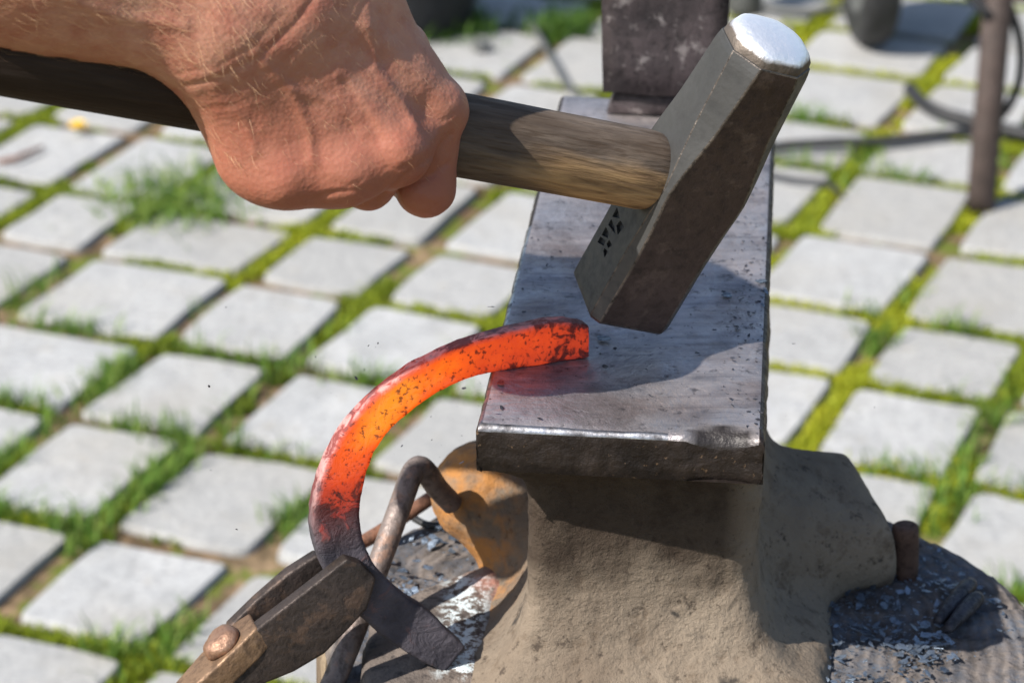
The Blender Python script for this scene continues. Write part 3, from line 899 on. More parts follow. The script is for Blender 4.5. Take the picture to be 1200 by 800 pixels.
for f in bmesh.ops.bevel(bm, geom=es_, offset=.00055, segments=2, affect='EDGES', profile=.6, clamp_overlap=True)['faces']: f.material_index = 3 if f.normal.dot(HB) > .5 else 0
me = bm_mesh(bm)
head = link('head', me, [MT['steel_grey'], MT['steel_brown'], MT['stamp'], MT['steel_edge']], hammer, False)
# stamped emblem: two slanted cells of small triangular pits, really cut into the steel
gn = HG
def on_face(u, v):
    r = ray(u, v); P0 = hpnt(WG / 2 * 1.03, 0, -.03)
    t = (np.array(P0) - CPOS) @ np.array(gn) / (r @ np.array(gn))
    return Vector(CPOS + r * t)
def px(x, y): return (660 + x / 4, 200 + y / 4)
tris = [[(250, 170), (226, 215), (262, 224)], [(222, 226), (207, 252), (240, 296), (236, 262)], [(264, 232), (246, 256), (252, 300), (283, 262)],
        [(197, 262), (176, 300), (206, 316), (210, 290)], [(170, 308), (156, 334), (186, 352), (196, 326)], [(212, 322), (200, 342), (206, 362), (226, 350)], [(190, 362), (184, 374), (190, 406), (206, 378)]]
cb = bmesh.new()
for T_ in tris:
    P_ = [on_face(*px(*q)) for q in T_]
    lo = [cb.verts.new(q - gn * .0016) for q in P_]; hi = [cb.verts.new(q + gn * .003) for q in P_]
    k = len(P_)
    cb.faces.new(lo[::-1]); cb.faces.new(hi)
    for i in range(k): cb.faces.new((lo[i], lo[(i + 1) % k], hi[(i + 1) % k], hi[i]))
cm = bm_mesh(cb); cm.materials.append(MT['stamp'])
cut = bpy.data.objects.new('cutter', cm); COL.objects.link(cut)
cm.transform(Matrix.Translation(-wloc(hammer))); cut.location = wloc(hammer)
md = head.modifiers.new('stamp', 'BOOLEAN'); md.operation = 'DIFFERENCE'; md.object = cut; md.solver = 'EXACT'
md.material_mode = 'TRANSFER'
bpy.context.view_layer.update()
dg = bpy.context.evaluated_depsgraph_get()
nm = bpy.data.meshes.new_from_object(head.evaluated_get(dg))
head.modifiers.clear(); head.data = nm
bpy.data.objects.remove(cut)
# struck face on top, domed
bm = bmesh.new(); R_ = []
rimv = {}
for k_, (dh, sc_) in enumerate(((-.0015, .962), (.0012, .955), (.0030, .90), (.0046, .78), (.0056, .6), (.0061, .4), (.0063, .2))):
    ring_ = []
    base = octo(0, .965, .965, .0088)
    for i in range(8):
        for q in range(4):
            p0 = Vector(base[i]); p1 = Vector(base[(i + 1) % 8]); p_ = p0.lerp(p1, q / 4)
            rr = p_.length; tgt = WG / 2 * .98
            p_ = p_.lerp(p_.normalized() * min(rr, tgt) if rr > 0 else p_, min(1, k_ / 3))
            v = bm.verts.new(hpnt(p_.x * sc_, p_.y * sc_, HL / 2 + dh)); ring_.append(v); rimv[v] = 1 if k_ < 2 else (.75 if k_ == 2 else (.4 if k_ == 3 else .1))
    R_.append(ring_)
for a_, b_ in zip(R_[:-1], R_[1:]):
    for k in range(32): bm.faces.new((a_[k], a_[(k + 1) % 32], b_[(k + 1) % 32], b_[k]))
bm.faces.new(R_[-1])
bm.verts.index_update(); rv = [rimv[v] for v in bm.verts]
me = bm_mesh(bm); att = me.attributes.new('rim', 'FLOAT', 'POINT'); att.data.foreach_set('value', rv)
link('striking_face', me, MT['polish'], head, True)

# handle, built along its own x axis so the grain follows it
HX = (HG - Vector(UP) * 0.029).normalized()
HU = (HH - HX * HH.dot(HX)).normalized(); HV = HX.cross(HU)
bm = bmesh.new(); R_ = []; worn = []; grime_shade = []
stn = [(.0155, .93), (.0175, .97), (.021, 1.0), (.03, 1.0), (.045, 1.0)] + [(.06 + .02 * k, 1.0 + .012 * math.sin(k * .9)) for k in range(15)] + [(.355, .98), (.360, .9), (.362, .75)]
NH = 40
hverts = []; hf = []
for (s_, r_) in stn:
    for k in range(NH):
        a = 2 * math.pi * k / NH
        r0 = .0147 * r_ * (1 + .012 * fbm((s_ * 10, math.cos(a), math.sin(a)), 2, 2))
        hverts.append((s_, r0 * 1.03 * math.cos(a), r0 * .97 * math.sin(a)))
        # worn bare wood low on the side facing the eye near the head
        dirv = HU * math.cos(a) + HV * math.sin(a)
        low = max(0, min(1, (0.0 - dirv.dot(Vector(UP)) + .25 * fbm((s_ * 60, a * 2, 0), 1, 3)) * 2.6)) * max(0, min(1, (dirv.dot(-Vector(FW)) + .5) * 2))
        worn.append(low * max(0, min(1, (.072 + .012 * math.sin(a * 3) - s_) / .02)))
        grime_shade.append(max(0, min(1, (s_ - .10) / .08)))  # grip darkening, with the forearm's shade on the handle painted in
for i in range(len(stn) - 1):
    for k in range(NH):
        k2 = (k + 1) % NH
        hf.append((i * NH + k, i * NH + k2, (i + 1) * NH + k2, (i + 1) * NH + k))
hf.append(tuple(range(NH - 1, -1, -1))); hf.append(tuple((len(stn) - 1) * NH + k for k in range(NH)))
me = mesh_from(hverts, hf)
for nme, val in (('worn', worn), ('grime', grime_shade)):
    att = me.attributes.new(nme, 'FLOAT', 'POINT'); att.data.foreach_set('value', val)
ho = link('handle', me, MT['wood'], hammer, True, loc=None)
me.transform(Matrix.Translation(wloc(hammer)))
ho.location = (0, 0, 0)
ho.rotation_mode = 'QUATERNION'
ho.rotation_quaternion = Matrix((HX, HU, HV)).transposed().to_quaternion()
HQ = lambda s: Vector(HP) + HX * s

# ------------------------------------------------------------------ forearm and fist
def hdep(u):      # depth of the handle axis behind image column u
    return 0.943 + (u - 764) * (0.884 - 0.943) / (375.5 - 764)
FO = atd(390, 120, 0.88)
BZ = -FW
def hp(u, v, off):
    P = atd(u, v, hdep(max(u, 150)) - off / 1000.0) - FO
    return np.array([P @ RX, P @ UP, P @ BZ])
def toW(V): return FO + V[:, :1] * RX + V[:, 1:2] * UP + V[:, 2:3] * BZ
def hx(P):
    P = np.array(P) - FO
    return np.array([P @ RX, P @ UP, P @ BZ])
hf_ = Field((-0.34, -0.05, -0.06), (0.056, 0.175, 0.095), 0.0012)
mm = lambda r: r / 1000.0
def cone(a, b, r0, r1): return hf_.cone(hp(*a), hp(*b), mm(r0), mm(r1))
# forearm (ulna side below, radius side above)
d = cone((238, 28, 20), (-70, -88, 22), 19.5, 32)
d = smin(d, cone((392, -25, 16), (110, -190, 18), 18.5, 33), .022)
d = smin(d, cone((315, 2, 20), (20, -140, 22), 21, 34), .022)
d = smin(d, cone((10, -120, 22), (-620, -330, 22), 41, 50), .03)        # towards the elbow, out of the picture
# metacarpals
pal = cone((398, -16, 24), (508, 119, 20), 14.5, 9.6)
pal = smin(pal, cone((362, 0, 30), (461, 176, 25), 12, 9.2), .008)
pal = smin(pal, cone((318, 18, 29), (402, 196, 23), 12, 9.0), .008)
pal = smin(pal, cone((278, 55, 24), (332, 203, 17), 12, 9.6), .010)
pal = smin(pal, cone((258, 80, 16), (296, 176, 6), 13, 13), .012)
pal = smin(pal, cone((345, 60, 26), (395, 165, 22), 13, 11.5), .012)
pal = smin(pal, cone((300, 80, 23), (345, 180, 16), 12, 11.5), .012)
pal = smin(pal, cone((312, 188, 11), (386, 203, 13), 11, 10), .012)
pal = smin(pal, cone((310, 100, 17), (430, 120, 16), 18, 16), .014)
# flat back of the hand
A_, B_, C_ = hp(330, 30, 44), hp(292, 192, 24), hp(462, 168, 37)
pn_ = np.cross(C_ - A_, B_ - A_); pn_ /= np.linalg.norm(pn_)
if pn_[2] < 0: pn_ = -pn_
pal = smax(pal, (hf_.x - A_[0]) * pn_[0] + (hf_.y - A_[1]) * pn_[1] + (hf_.z - A_[2]) * pn_[2], .016)
pal = smin(pal, cone((468, 178, 24), (515, 132, 18), 8.6, 8.4), .006)
# knuckle heads and the tendon over the middle one
pal = smin(pal, cone((516, 126, 23), (518, 130, 21), 7.4, 7.2), .006)
pal = smin(pal, cone((468, 179, 29.5), (470, 183, 27), 6.4, 6.2), .006)
pal = smin(pal, cone((406, 199, 22), (410, 203, 19), 6.6, 6.4), .006)
pal = smin(pal, cone((405, 194, 19), (338, 200, 13), 9.2, 9.0), .01)
pal = smin(pal, cone((462, 176, 24), (405, 196, 19), 9.0, 9.0), .01)
pal = smin(pal, cone((340, 206, 16), (342, 209, 14), 6, 6), .006)
pal = smin(pal, cone((396, 92, 34.0), (463, 170, 31.5), 1.6, 3.0), .006)
pal = smin(pal, cone((420, 30, 37.0), (505, 112, 28), 2.2, 2.6), .007)
d = smin(d, pal, .016)
# fingers closing under and behind the handle
def finger(pts, k=.0035):
    f = None
    for (a, b) in zip(pts[:-1], pts[1:]):
        c = cone(a[:3], b[:3], a[3], b[3])
        f = c if f is None else smin(f, c, k)
    return f
fing = finger([(510, 128, 18, 9.8), (499, 219, 7, 9.9), (472, 200, -20, 8.6), (474, 158, -26, 7.6)])
f2 = finger([(462, 180, 24, 9.4), (431, 212, 5, 9.6), (414, 192, -21, 8.6), (418, 148, -25, 7.6)])
f3 = finger([(402, 200, 20, 9.2), (382, 204, -4, 9.2), (360, 180, -22, 8.2), (366, 138, -25, 7.2)])
f4 = finger([(334, 205, 14, 8.8), (328, 194, -9, 8.4), (320, 165, -22, 7.4), (326, 128, -24, 6.6)])
fg = smin(smin(fing, f2, .0012), smin(f3, f4, .0016), .0012)
th = finger([(402, 5, 8, 13), (466, 62, -12, 10.5), (496, 112, -26, 9.4), (486, 160, -28, 8)], .006)
d = smin(d, fg, .0030)
d = smin(d, th, .006)
hA, hB = hx(HQ(0.0)), hx(HQ(0.36))
d = np.maximum(d, -hf_.cone(hA, hB, .0145, .0145))
V, Q = hf_.mesh(d)
W = toW(V)
me = fast_mesh(W, Q)
nor = np.zeros(len(V) * 3, np.float32); me.vertices.foreach_get('normal', nor); nor = nor.reshape(-1, 3)
# wrinkles at the wrist and fine relief, as displacement along the normal
rel = W - CPOS
zc = rel @ FW
PU = 600 + F_PX * (rel @ RX) / zc; PV = 400 - F_PX * (rel @ UP) / zc
front = np.clip((nor @ BZ + .1) / .35, 0, 1)
def crease(pts, width, depth):
    out = np.zeros(len(V))
    best = np.full(len(V), 1e9)
    for (a, b) in zip(pts[:-1], pts[1:]):
        a = np.array(a, float); b = np.array(b, float); ba = b - a
        t = np.clip(((PU - a[0]) * ba[0] + (PV - a[1]) * ba[1]) / (ba @ ba), 0, 1)
        best = np.minimum(best, np.hypot(PU - a[0] - t * ba[0], PV - a[1] - t * ba[1]))
    return -depth * np.exp(-(best / width) ** 2)
disp = np.zeros(len(V))
wr = [([(205, 104), (255, 92), (300, 70), (345, 30), (372, -8)], 3.6, .0005), ([(212, 86), (258, 76), (296, 54), (330, 18)], 3, .0002),
      ([(232, 112), (270, 104), (320, 82), (372, 40)], 3, .00018), ([(238, 128), (280, 122), (330, 100)], 3, .00015), ([(228, 118), (262, 112), (300, 98)], 3, .00015),
      ([(392, 60), (420, 20), (438, -20)], 3, .00025), ([(476, 196), (500, 184), (520, 158)], 4, .0005), ([(478, 214), (506, 206), (526, 190)], 4, .0006)]
for pts, w_, dp in wr: disp += crease(pts, w_, dp)
disp += -0.0002 * np.exp(-(np.minimum(1e3, np.hypot((PU - 412) / 14, (PV - 130) / 30))) ** 2)
for pts, w_, dp in [([(440, 238), (470, 210), (505, 186), (530, 158)], 3.2, .0011), ([(452, 196), (466, 200), (480, 192)], 2.2, .0004), ([(456, 204), (470, 207), (484, 198)], 2.2, .0004),
                    ([(392, 214), (406, 219), (422, 214)], 2.2, .0004), ([(512, 142), (524, 140), (534, 130)], 2.2, .0004), ([(360, 236), (392, 226), (430, 222)], 3, .0006),
                    ([(300, 64), (340, 104), (362, 150), (366, 190)], 6, -.0007), ([(340, 104), (392, 120), (428, 156)], 5, -.0005), ([(432, 30), (440, 80), (470, 118), (486, 150)], 6, -.0007), ([(250, 110), (286, 140), (300, 180)], 5, -.0005),
                    ([(60, -10), (140, 20), (215, 30)], 8, -.0008), ([(402, 96), (424, 128), (446, 164)], 5, .0006)]: disp += crease(pts, w_, dp)
disp *= front
small = np.array([fbm(v, 110, 3) for v in V]) * 0.00022 + np.array([fbm(v + 3, 38, 2) for v in V]) * 0.0005
me.vertices.foreach_set('co', (W + nor * (disp + small)[:, None]).astype(np.float32).ravel())
ruddy_shade = np.clip((PV - 40) / 120, 0, 1) * np.clip((PU - 215) / 40, 0, 1) * .75 + .35 * np.exp(-(((PU - 505) / 30) ** 2 + ((PV - 215) / 40) ** 2))  # ruddier skin plus shading towards the fingers, painted into the colour
att = me.attributes.new('ruddy', 'FLOAT', 'POINT'); att.data.foreach_set('value', np.clip(ruddy_shade, 0, 1).astype(np.float32))
me.update()
person = link('person', me, MT['skin'], None, True, loc=Vector(FO))
tag(person, 'bare sunburnt forearm and closed fist gripping the wooden hammer handle', 'person')
# fine pale hairs
outer = np.where((nor @ BZ > -0.35) & (PV > -160))[0]
wgt = np.where(PU[outer] < 250, 1.0, np.where(PV[outer] < 60, 0.8, 0.35)) * np.where(PV[outer] > 196, .12, 1) * np.where(PU[outer] > 440, .5, 1)
pick = rng.choice(outer, 3000, p=wgt / wgt.sum(), replace=False)
armd = np.array([1.0, -0.42, 0.0])
hv = []; ht = []; tin = []
for i in pick:
    p = W[i] + nor[i] * (disp[i] + small[i]); nrm = nor[i]
    loc = armd[0] * RX + armd[1] * UP
    if PU[i] > 230: loc = 0.55 * RX - 0.85 * UP
    loc = loc + RX * random.gauss(0, .35) + UP * random.gauss(0, .35)
    loc = loc - nrm * (loc @ nrm); loc /= np.linalg.norm(loc) + 1e-9
    L = random.uniform(.004, .0095) * (1 if PU[i] < 300 else .5)
    side = np.cross(nrm, loc) * random.uniform(.00003, .00006) * (1 if PU[i] < 300 else .75)
    cv = np.cross(nrm, loc) * L * random.uniform(-.25, .25)
    k = len(hv)
    q1 = p + loc * L * .45 + nrm * L * .22; q2 = p + loc * L + nrm * L * random.uniform(.08, .3) + cv
    hv += [p + side, p - side, q1 + side * .8, q1 - side * .8, q2]
    ht += [(k, k + 1, k + 3), (k, k + 3, k + 2), (k + 2, k + 3, k + 4)]
    tin += [random.random()] * 5
me = fast_mesh(np.array(hv), np.array(ht)); att = me.attributes.new('tint', 'FLOAT', 'POINT'); att.data.foreach_set('value', np.array(tin, np.float32))
tag(link('hair', me, MT['hair'], person), kind='stuff')

# ------------------------------------------------------------------ horseshoe
S0 = at(580, 436, FZ); S1 = at(690, 419, FZ)
ST_ = (S1 - S0); ST_[2] = 0; ST_ /= np.linalg.norm(ST_)
SN = np.array([ST_[1], -ST_[0], 0.0])           # toward the viewer
if SN[1] > 0: SN = -SN
SN = SN + np.array([0, 0, 0.12]); SN /= np.linalg.norm(SN)
def on_plane(u, v, off=0.0):
    r = ray(u, v); P0 = S0 + SN * off
    return CPOS + r * (((P0 - CPOS) @ SN) / (r @ SN))
outer_p = [(690, 382), (655, 377), (600, 388), (548, 403), (500, 424), (455, 453), (416, 490), (388, 532), (372, 577), (367, 612), (372, 645), (386, 678), (412, 712), (447, 744), (482, 768), (521, 788)]
inner_p = [(690, 419), (640, 427), (583, 436), (541, 447), (506, 465), (476, 487), (450, 513), (433, 545), (425, 578), (422, 604), (426, 632), (438, 660), (456, 682), (478, 701), (508, 722), (545, 758)]
def dense(P, n=10):
    return [(q.x, q.y) for q in smooth_path([(x, y, 0) for x, y in P], n)]
OP, IP = dense(outer_p), dense(inner_p)
heat_k = [(0, .50), (.05, .56), (.13, .64), (.22, .76), (.31, .95), (.38, .93), (.45, .78), (.52, .63), (.57, .47), (.63, .31), (.69, .16), (.77, .0), (1, 0)]
TH_ = 0.0085
bm = bmesh.new(); rows = []; heat = []; crust = []
NS = len(OP)
for i in range(NS):
    t = i / (NS - 1)
    hb = np.interp(t, [k[0] for k in heat_k], [k[1] for k in heat_k])
    o = Vector(on_plane(*OP[i])); n_ = Vector(on_plane(*IP[i]))
    ac = (n_ - o).normalized()
    row = []
    taper = 1.0
    S = [(0.0, .12, .72, 1), (0.0, .30, .55, 1), (.012, .0, .8, .55)]
    # (across fraction, depth fraction, heat factor, crust)
    sec = [(.0, .86, .62, 1), (.0, .5, .60, 1), (.0, .12, .66, 1), (.035, .0, .8, .35), (.14, -.01, .94, 0), (.3, 0, 1.0, 0), (.5, .0, 1.03, 0), (.7, .0, 1.0, 0), (.88, -.01, .93, 0), (.97, .0, .82, 0), (1.0, .12, .7, .3), (1.0, .88, .6, .5), (.96, 1.0, .6, .6), (.04, 1.0, .6, .8)]
    jo = .0003 * fbm((t * 40, 0, 0), 1, 3); ji = .0003 * fbm((t * 40, 5, 0), 1, 3)
    for (fr, dp, hk, ck) in sec:
        P = o.lerp(n_, fr) - Vector(SN) * TH_ * dp
        P -= ac * (jo if fr < .1 else 0) + ac * (-ji if fr > .9 else 0)
        P += Vector(SN) * .0005 * fbm(P, 120, 3)
        row.append(bm.verts.new(P)); heat.append(hb * hk); crust.append(ck)
    rows.append(row)
m_ = len(rows[0])
for a_, b_ in zip(rows[:-1], rows[1:]):
    for k in range(m_): bm.faces.new((a_[k], a_[(k + 1) % m_], b_[(k + 1) % m_], b_[k]))
bm.faces.new(rows[0][::-1]); bm.faces.new(rows[-1])
me = bm_mesh(bm)
for nme, val in (('glow', heat), ('crust', crust)):
    att = me.attributes.new(nme, 'FLOAT', 'POINT'); att.data.foreach_set('value', val)
shoe = link('horseshoe', me, MT['hot'], None, True, loc=Vector(on_plane(636, 422)))
tag(shoe, 'curved horseshoe bar glowing orange with one dark end, its tip on the anvil face', 'horseshoe')

# ------------------------------------------------------------------ tongs
tongs = empty('tongs', Vector(on_plane(300, 745))); tag(tongs, 'dark forged blacksmith tongs with riveted joint clamping the horseshoe', 'tongs')
def plate(poly, n0, n1, bev, amp=.0006, cuts=5):
    """prism over an outline given where it crosses the plane n0 in front of the shoe face"""
    bm = bmesh.new()
    P0 = [Vector(on_plane(u, v, n1)) for u, v in poly]
    P1 = [p - Vector(SN) * (n1 - n0) for p in P0]
    a_ = [bm.verts.new(p) for p in P0]; b_ = [bm.verts.new(p) for p in P1]
    k = len(poly)
    bm.faces.new(a_); bm.faces.new(b_[::-1])
    for i in range(k): bm.faces.new((a_[i], b_[i], b_[(i + 1) % k], a_[(i + 1) % k]))
    bmesh.ops.recalc_face_normals(bm, faces=bm.faces)
    bevel_all(bm, bev, 3)
    bmesh.ops.triangulate(bm, faces=[f for f in bm.faces if len(f.verts) > 4])
    rough_verts(bm, amp, 70)
    return bm_mesh(bm)
# near jaw: a broad flat blade narrowing into its rein
near = [(407, 654), (424, 660), (441, 678), (438, 690), (430, 714), (408, 738), (380, 765), (345, 787), (312, 800), (268, 826), (228, 848), (222, 838), (262, 808), (290, 782), (304, 766), (306, 746), (299, 738), (330, 714)]
link('near_jaw', plate(near, .0002, .0068, .0012), MT['tong'], tongs, True)
# far jaw behind the shoe
def shift(P, dx, dy): return [(x + dx, y + dy) for x, y in P]
far = [(378, 672), (400, 662), (396, 672), (372, 700), (340, 735), (308, 766), (292, 760), (276, 738), (300, 714), (338, 684)]
link('far_jaw', plate([(372, 650), (400, 672), (392, 690), (360, 724), (322, 752), (296, 748), (270, 744), (268, 735), (300, 703), (338, 672)], -.0145, -.0086, .0012), MT['tong'], tongs, True)
# joint block with rein running out of the picture
def bar(poly_top, dirv, thick, mat, name, bev=.001):
    bm = bmesh.new()
    a_ = [bm.verts.new(Vector(p)) for p in poly_top]; b_ = [bm.verts.new(Vector(p) + Vector(dirv) * thick) for p in poly_top]
    k = len(a_)
    bm.faces.new(a_); bm.faces.new(b_[::-1])
    for i in range(k): bm.faces.new((a_[i], b_[i], b_[(i + 1) % k], a_[(i + 1) % k]))
    bmesh.ops.recalc_face_normals(bm, faces=bm.faces)
    bevel_all(bm, bev, 3); bmesh.ops.triangulate(bm, faces=[f for f in bm.faces if len(f.verts) > 4])
    rough_verts(bm, .0006, 70)
    return link(name, bm_mesh(bm), mat, tongs, True)
ax_a = np.array(on_plane(300, 738)) ; ax_b = np.array(on_plane(222, 812))
AX = (ax_b - ax_a) / np.linalg.norm(ax_b - ax_a)      # along the rein, down left
PN = np.cross(AX, SN); 
if PN[2] < 0: PN = -PN                                  # out of the joint, up left
def tp(s, n, p): return ax_a + AX * s + SN * n + PN * p
bar([tp(-.002, .0065, .004), tp(.006, .0075, .004), tp(.020, .0075, .004), tp(.04, .005, .004), tp(.20, .003, .004), tp(.20, -.005, .004), tp(.04, -.006, .004), tp(.022, -.010, .004), tp(.006, -.010, .004), tp(-.002, -.007, .004)], -PN, .010, MT['tong_brown'], 'joint_rein')
bar([tp(.004, .0045, -.0066), tp(.03, .0035, -.0066), tp(.20, -.004, -.012), tp(.20, -.012, -.012), tp(.03, -.010, -.0066), tp(.004, -.011, -.0066)], -PN, .008, MT['tong'], 'far_rein')
# rivet with a domed head
bm = bmesh.new()
rc = tp(.0125, -.0015, .004)
R_ = []
for (rr, hh) in ((.0062, -.0005), (.0070, .0010), (.0069, .0024), (.0060, .0043), (.0045, .0054), (.0022, .0058)):
    R_.append([bm.verts.new(Vector(rc) + (Vector(AX) * math.cos(a) * 1.12 + Vector(SN) * math.sin(a)) * rr * (1 + .05 * math.sin(3 * a)) + Vector(PN) * hh) for a in np.linspace(0, 2 * math.pi, 24, endpoint=False)])
for a_, b_ in zip(R_[:-1], R_[1:]):
    for k in range(24): bm.faces.new((a_[k], a_[(k + 1) % 24], b_[(k + 1) % 24], b_[k]))
bm.faces.new(R_[-1]); bm.faces.new(R_[0][::-1])
rough_verts(bm, .0009, 130)
link('rivet', bm_mesh(bm), MT['rivet'], tongs, True)

# ------------------------------------------------------------------ things on the log
# bent rod leaning at the left
def depth_at(u, v, y): 
    d_ = ray(u, v); return CPOS + d_ * y / d_[1]
path = smooth_path([depth_at(372, 840, .845), depth_at(405, 765, .862), depth_at(440, 672, .885), depth_at(468, 595, .905), depth_at(484, 553, .914), depth_at(496, 549, .918), depth_at(512, 571, .925), depth_at(530, 590, .93)], 7)
tv, tf = tube(path, .0047, 14)
tag(link('bent_rod', mesh_from(tv, tf), MT['rod'], None, True, loc=depth_at(405, 765, .862)), 'grey brown bent iron rod with hooked top leaning left of the anvil', 'iron rod')
path = [at(352, 672, SZ + .004), at(430, 632, SZ + .006), at(480, 600, SZ + .012), at(530, 566, SZ + .018)]
tv, tf = tube(smooth_path(path, 5), [.0032] * 16, 10)
tag(link('thin_rod', mesh_from(tv, tf), MT['rust'], None, True, loc=at(430, 632, SZ)), 'thin rusty rod crossing behind the bent rod', 'iron rod')
path = [at(484, 606, SZ + .002), at(500, 614, SZ + .002), at(525, 615, SZ + .002), at(548, 606, SZ + .003)]
tv, tf = tube(smooth_path(path, 6), .0016, 8)
tag(link('wire', mesh_from(tv, tf), MT['rubber'], None, True, loc=at(500, 614, SZ)), 'black curved wire on the log top behind the bent rod', 'wire')
# ash crusted block
bm = bmesh.new()
zb = SZ + .009
outl = [(428, 760), (442, 722), (470, 704), (512, 686), (560, 667), (592, 664), (612, 676), (616, 700), (600, 760), (560, 830), (500, 880), (440, 850), (428, 800)]
Pt = [at(u, v, zb - .002) for u, v in dense(outl + [outl[0]], 4)[:-1]]
cen = sum(Pt) / len(Pt)
R_ = []
for (s_, z) in ((1.03, SZ - .001), (1.04, SZ + .003), (1.03, zb - .003), (.99, zb - .001), (.93, zb), (.7, zb + .0012), (.4, zb + .0018), (.15, zb + .002)):
    R_.append([bm.verts.new(Vector((cen[0] + (p[0] - cen[0]) * s_, cen[1] + (p[1] - cen[1]) * s_, z))) for p in Pt])
k = len(Pt)
for a_, b_ in zip(R_[:-1], R_[1:]):
    for i in range(k): bm.faces.new((a_[i], a_[(i + 1) % k], b_[(i + 1) % k], b_[i]))
bm.faces.new(R_[-1]); bm.faces.new(R_[0][::-1])
bmesh.ops.subdivide_edges(bm, edges=[e for e in bm.edges if e.calc_length() > .006], cuts=2, use_grid_fill=True)
bmesh.ops.recalc_face_normals(bm, faces=bm.faces)
rough_verts(bm, .0016, 60)
bm.verts.index_update()
ash = []; red = []
for v in bm.verts:
    u, w, _ = pj(v.co)
    ash.append(max(0, 1.15 - ((u - 543 - (w - 720) * -.10) / 30) ** 2) if 676 < w < 790 else 0)
    red.append(math.exp(-((u - 580) / 28) ** 2 - ((w - 682) / 16) ** 2))
me = bm_mesh(bm)
for nme, val in (('ash', ash), ('red', red)):
    att = me.attributes.new(nme, 'FLOAT', 'POINT'); att.data.foreach_set('value', val)
tag(link('iron_block', me, MT['ash'], None, True, loc=(cen[0], cen[1], SZ)), 'flat rounded dark block with white ash crust on the log left of the anvil', 'iron block')
# iron spike holding the foot of the anvil
b0 = at(1061, 684, SZ - .004); t0 = b0 + np.array([-.002, 0, .029])
tv, tf = tube([b0, b0 + (t0 - b0) * .3, b0 + (t0 - b0) * .85, b0 + (t0 - b0) * .97, t0], [.0052, .0056, .0058, .0054, .004], 14)
tag(link('spike', mesh_from(tv, tf), MT['spike'], None, True, loc=b0), 'rusty iron spike driven into the log beside the right foot of the anvil', 'spike')
# two blackened pegs
for (pa, pb, lab) in (((1098, 728), (1138, 682), 'longer of two blackened iron pegs on the log, the one nearer the anvil'), ((1110, 738), (1146, 698), 'shorter rounded blackened iron peg lying nearest the right rim of the log')):
    a_, b_ = at(*pa, SZ + .004), at(*pb, SZ + .006)
    tv, tf = tube([a_ + (b_ - a_) * q for q in (0, .05, .3, .6, .9, 1)], [.002, .0028, .0036, .0044, .0044, .003], 10, flat=.8)
    tag(link('iron_peg', mesh_from(tv, tf), MT['flake_dark'], None, True, loc=a_), lab, 'iron peg', 'blackened pegs lying on the log')

# ------------------------------------------------------------------ scale flakes
def flake_bm(bm, c, size, nrm, curl=.2, n=6):
    nrm = Vector(nrm).normalized(); t = nrm.orthogonal().normalized(); t.rotate(Matrix.Rotation(random.uniform(0, 6.28), 3, nrm)); b = nrm.cross(t)
    el = random.uniform(.3, .75); top = []; bot = []
    for k in range(n):
        a = 2 * math.pi * k / n + random.uniform(-.3, .3); r = size * random.uniform(.6, 1.1)
        p = Vector(c) + t * math.cos(a) * r + b * math.sin(a) * r * el + nrm * size * curl * random.uniform(0, .5)
        top.append(bm.verts.new(p + nrm * size * .07)); bot.append(bm.verts.new(p))
    bm.faces.new(top); bm.faces.new(bot[::-1])
    for k in range(n): bm.faces.new((bot[k], bot[(k + 1) % n], top[(k + 1) % n], top[k]))
# fine scale scattered over the log and the anvil face
bm = bmesh.new()
cnt = 0
while cnt < 2800:
    u, v = random.uniform(930, 1200), random.uniform(560, 830)
    if random.random() < .18: u, v = random.uniform(450, 620), random.uniform(600, 700)
    p = at(u, v, SZ + .0025)
    r = math.hypot(p[0] - SCN[0], p[1] - SCN[1])
    if r > .138: continue
    if fbm((p[0], p[1], 0), 30, 3) + (0.25 if u < 1110 else -.3) < random.uniform(-.4, .5): continue
    flake_bm(bm, p, random.choice((.0003, .0003, .0004, .0004, .0005, .0005, .0006, .0007, .0008, .001, .0012, .0018, .0032)), (random.gauss(0, .25), random.gauss(0, .25), 1), .3, 5); cnt += 1
tag(link('scale_litter', bm_mesh(bm), MT['flake']), 'blue grey iron scale littering the top of the log', 'iron scale', kind='stuff')
bm = bmesh.new()
for k in range(420):
    x, y = random.uniform(-.051, .051), random.uniform(.004, .30)
    if random.random() < .45: x = random.uniform(.036, .051)
    if random.random() < .3: y = random.uniform(.08, .16)
    flake_bm(bm, AL(x, y, FZ + .0002), random.choice((.0004, .0005, .0006, .0008, .0012)), (random.gauss(0, .15), random.gauss(0, .15), 1), .3, 5)
tag(link('scale_dust', bm_mesh(bm), MT['flake_dark']), 'dark crumbs of iron scale scattered on the anvil face', 'iron scale', kind='stuff')
for (u, v, s_, mt, lab) in [(587, 449, .0026, 'flake_red', 'reddish flake of scale on the anvil face below the horseshoe'), (706, 397, .0034, 'flake', 'blue grey flake on the anvil face right of the horseshoe tip'),
                        (709, 430, .0022, 'flake_dark', 'dark slender flake standing on the middle of the anvil face'), (852, 346, .0030, 'flake', 'pale blue flake on the anvil face right of the hammer head'),
                        (893, 330, .0032, 'flake', 'large grey flake near the right edge of the anvil face, farther of the pair'), (897, 341, .0028, 'flake', 'grey flake near the right edge of the anvil face, nearer of the pair'), (894, 358, .0022, 'flake', 'small grey flake by the right edge of the anvil face, just below a pair'),
                        (588, 478, .0016, 'flake_dark', 'dark crumb on the front left corner of the anvil face')]:
    p = at(u, v, FZ + .0003); bm = bmesh.new()
    flake_bm(bm, p, s_, (random.gauss(0, .12), random.gauss(0, .12) - .1, 1), .3, 8)
    tag(link('scale_flake', bm_mesh(bm), MT[mt], None, loc=p), lab, 'scale flake', 'flakes of scale on the anvil face')
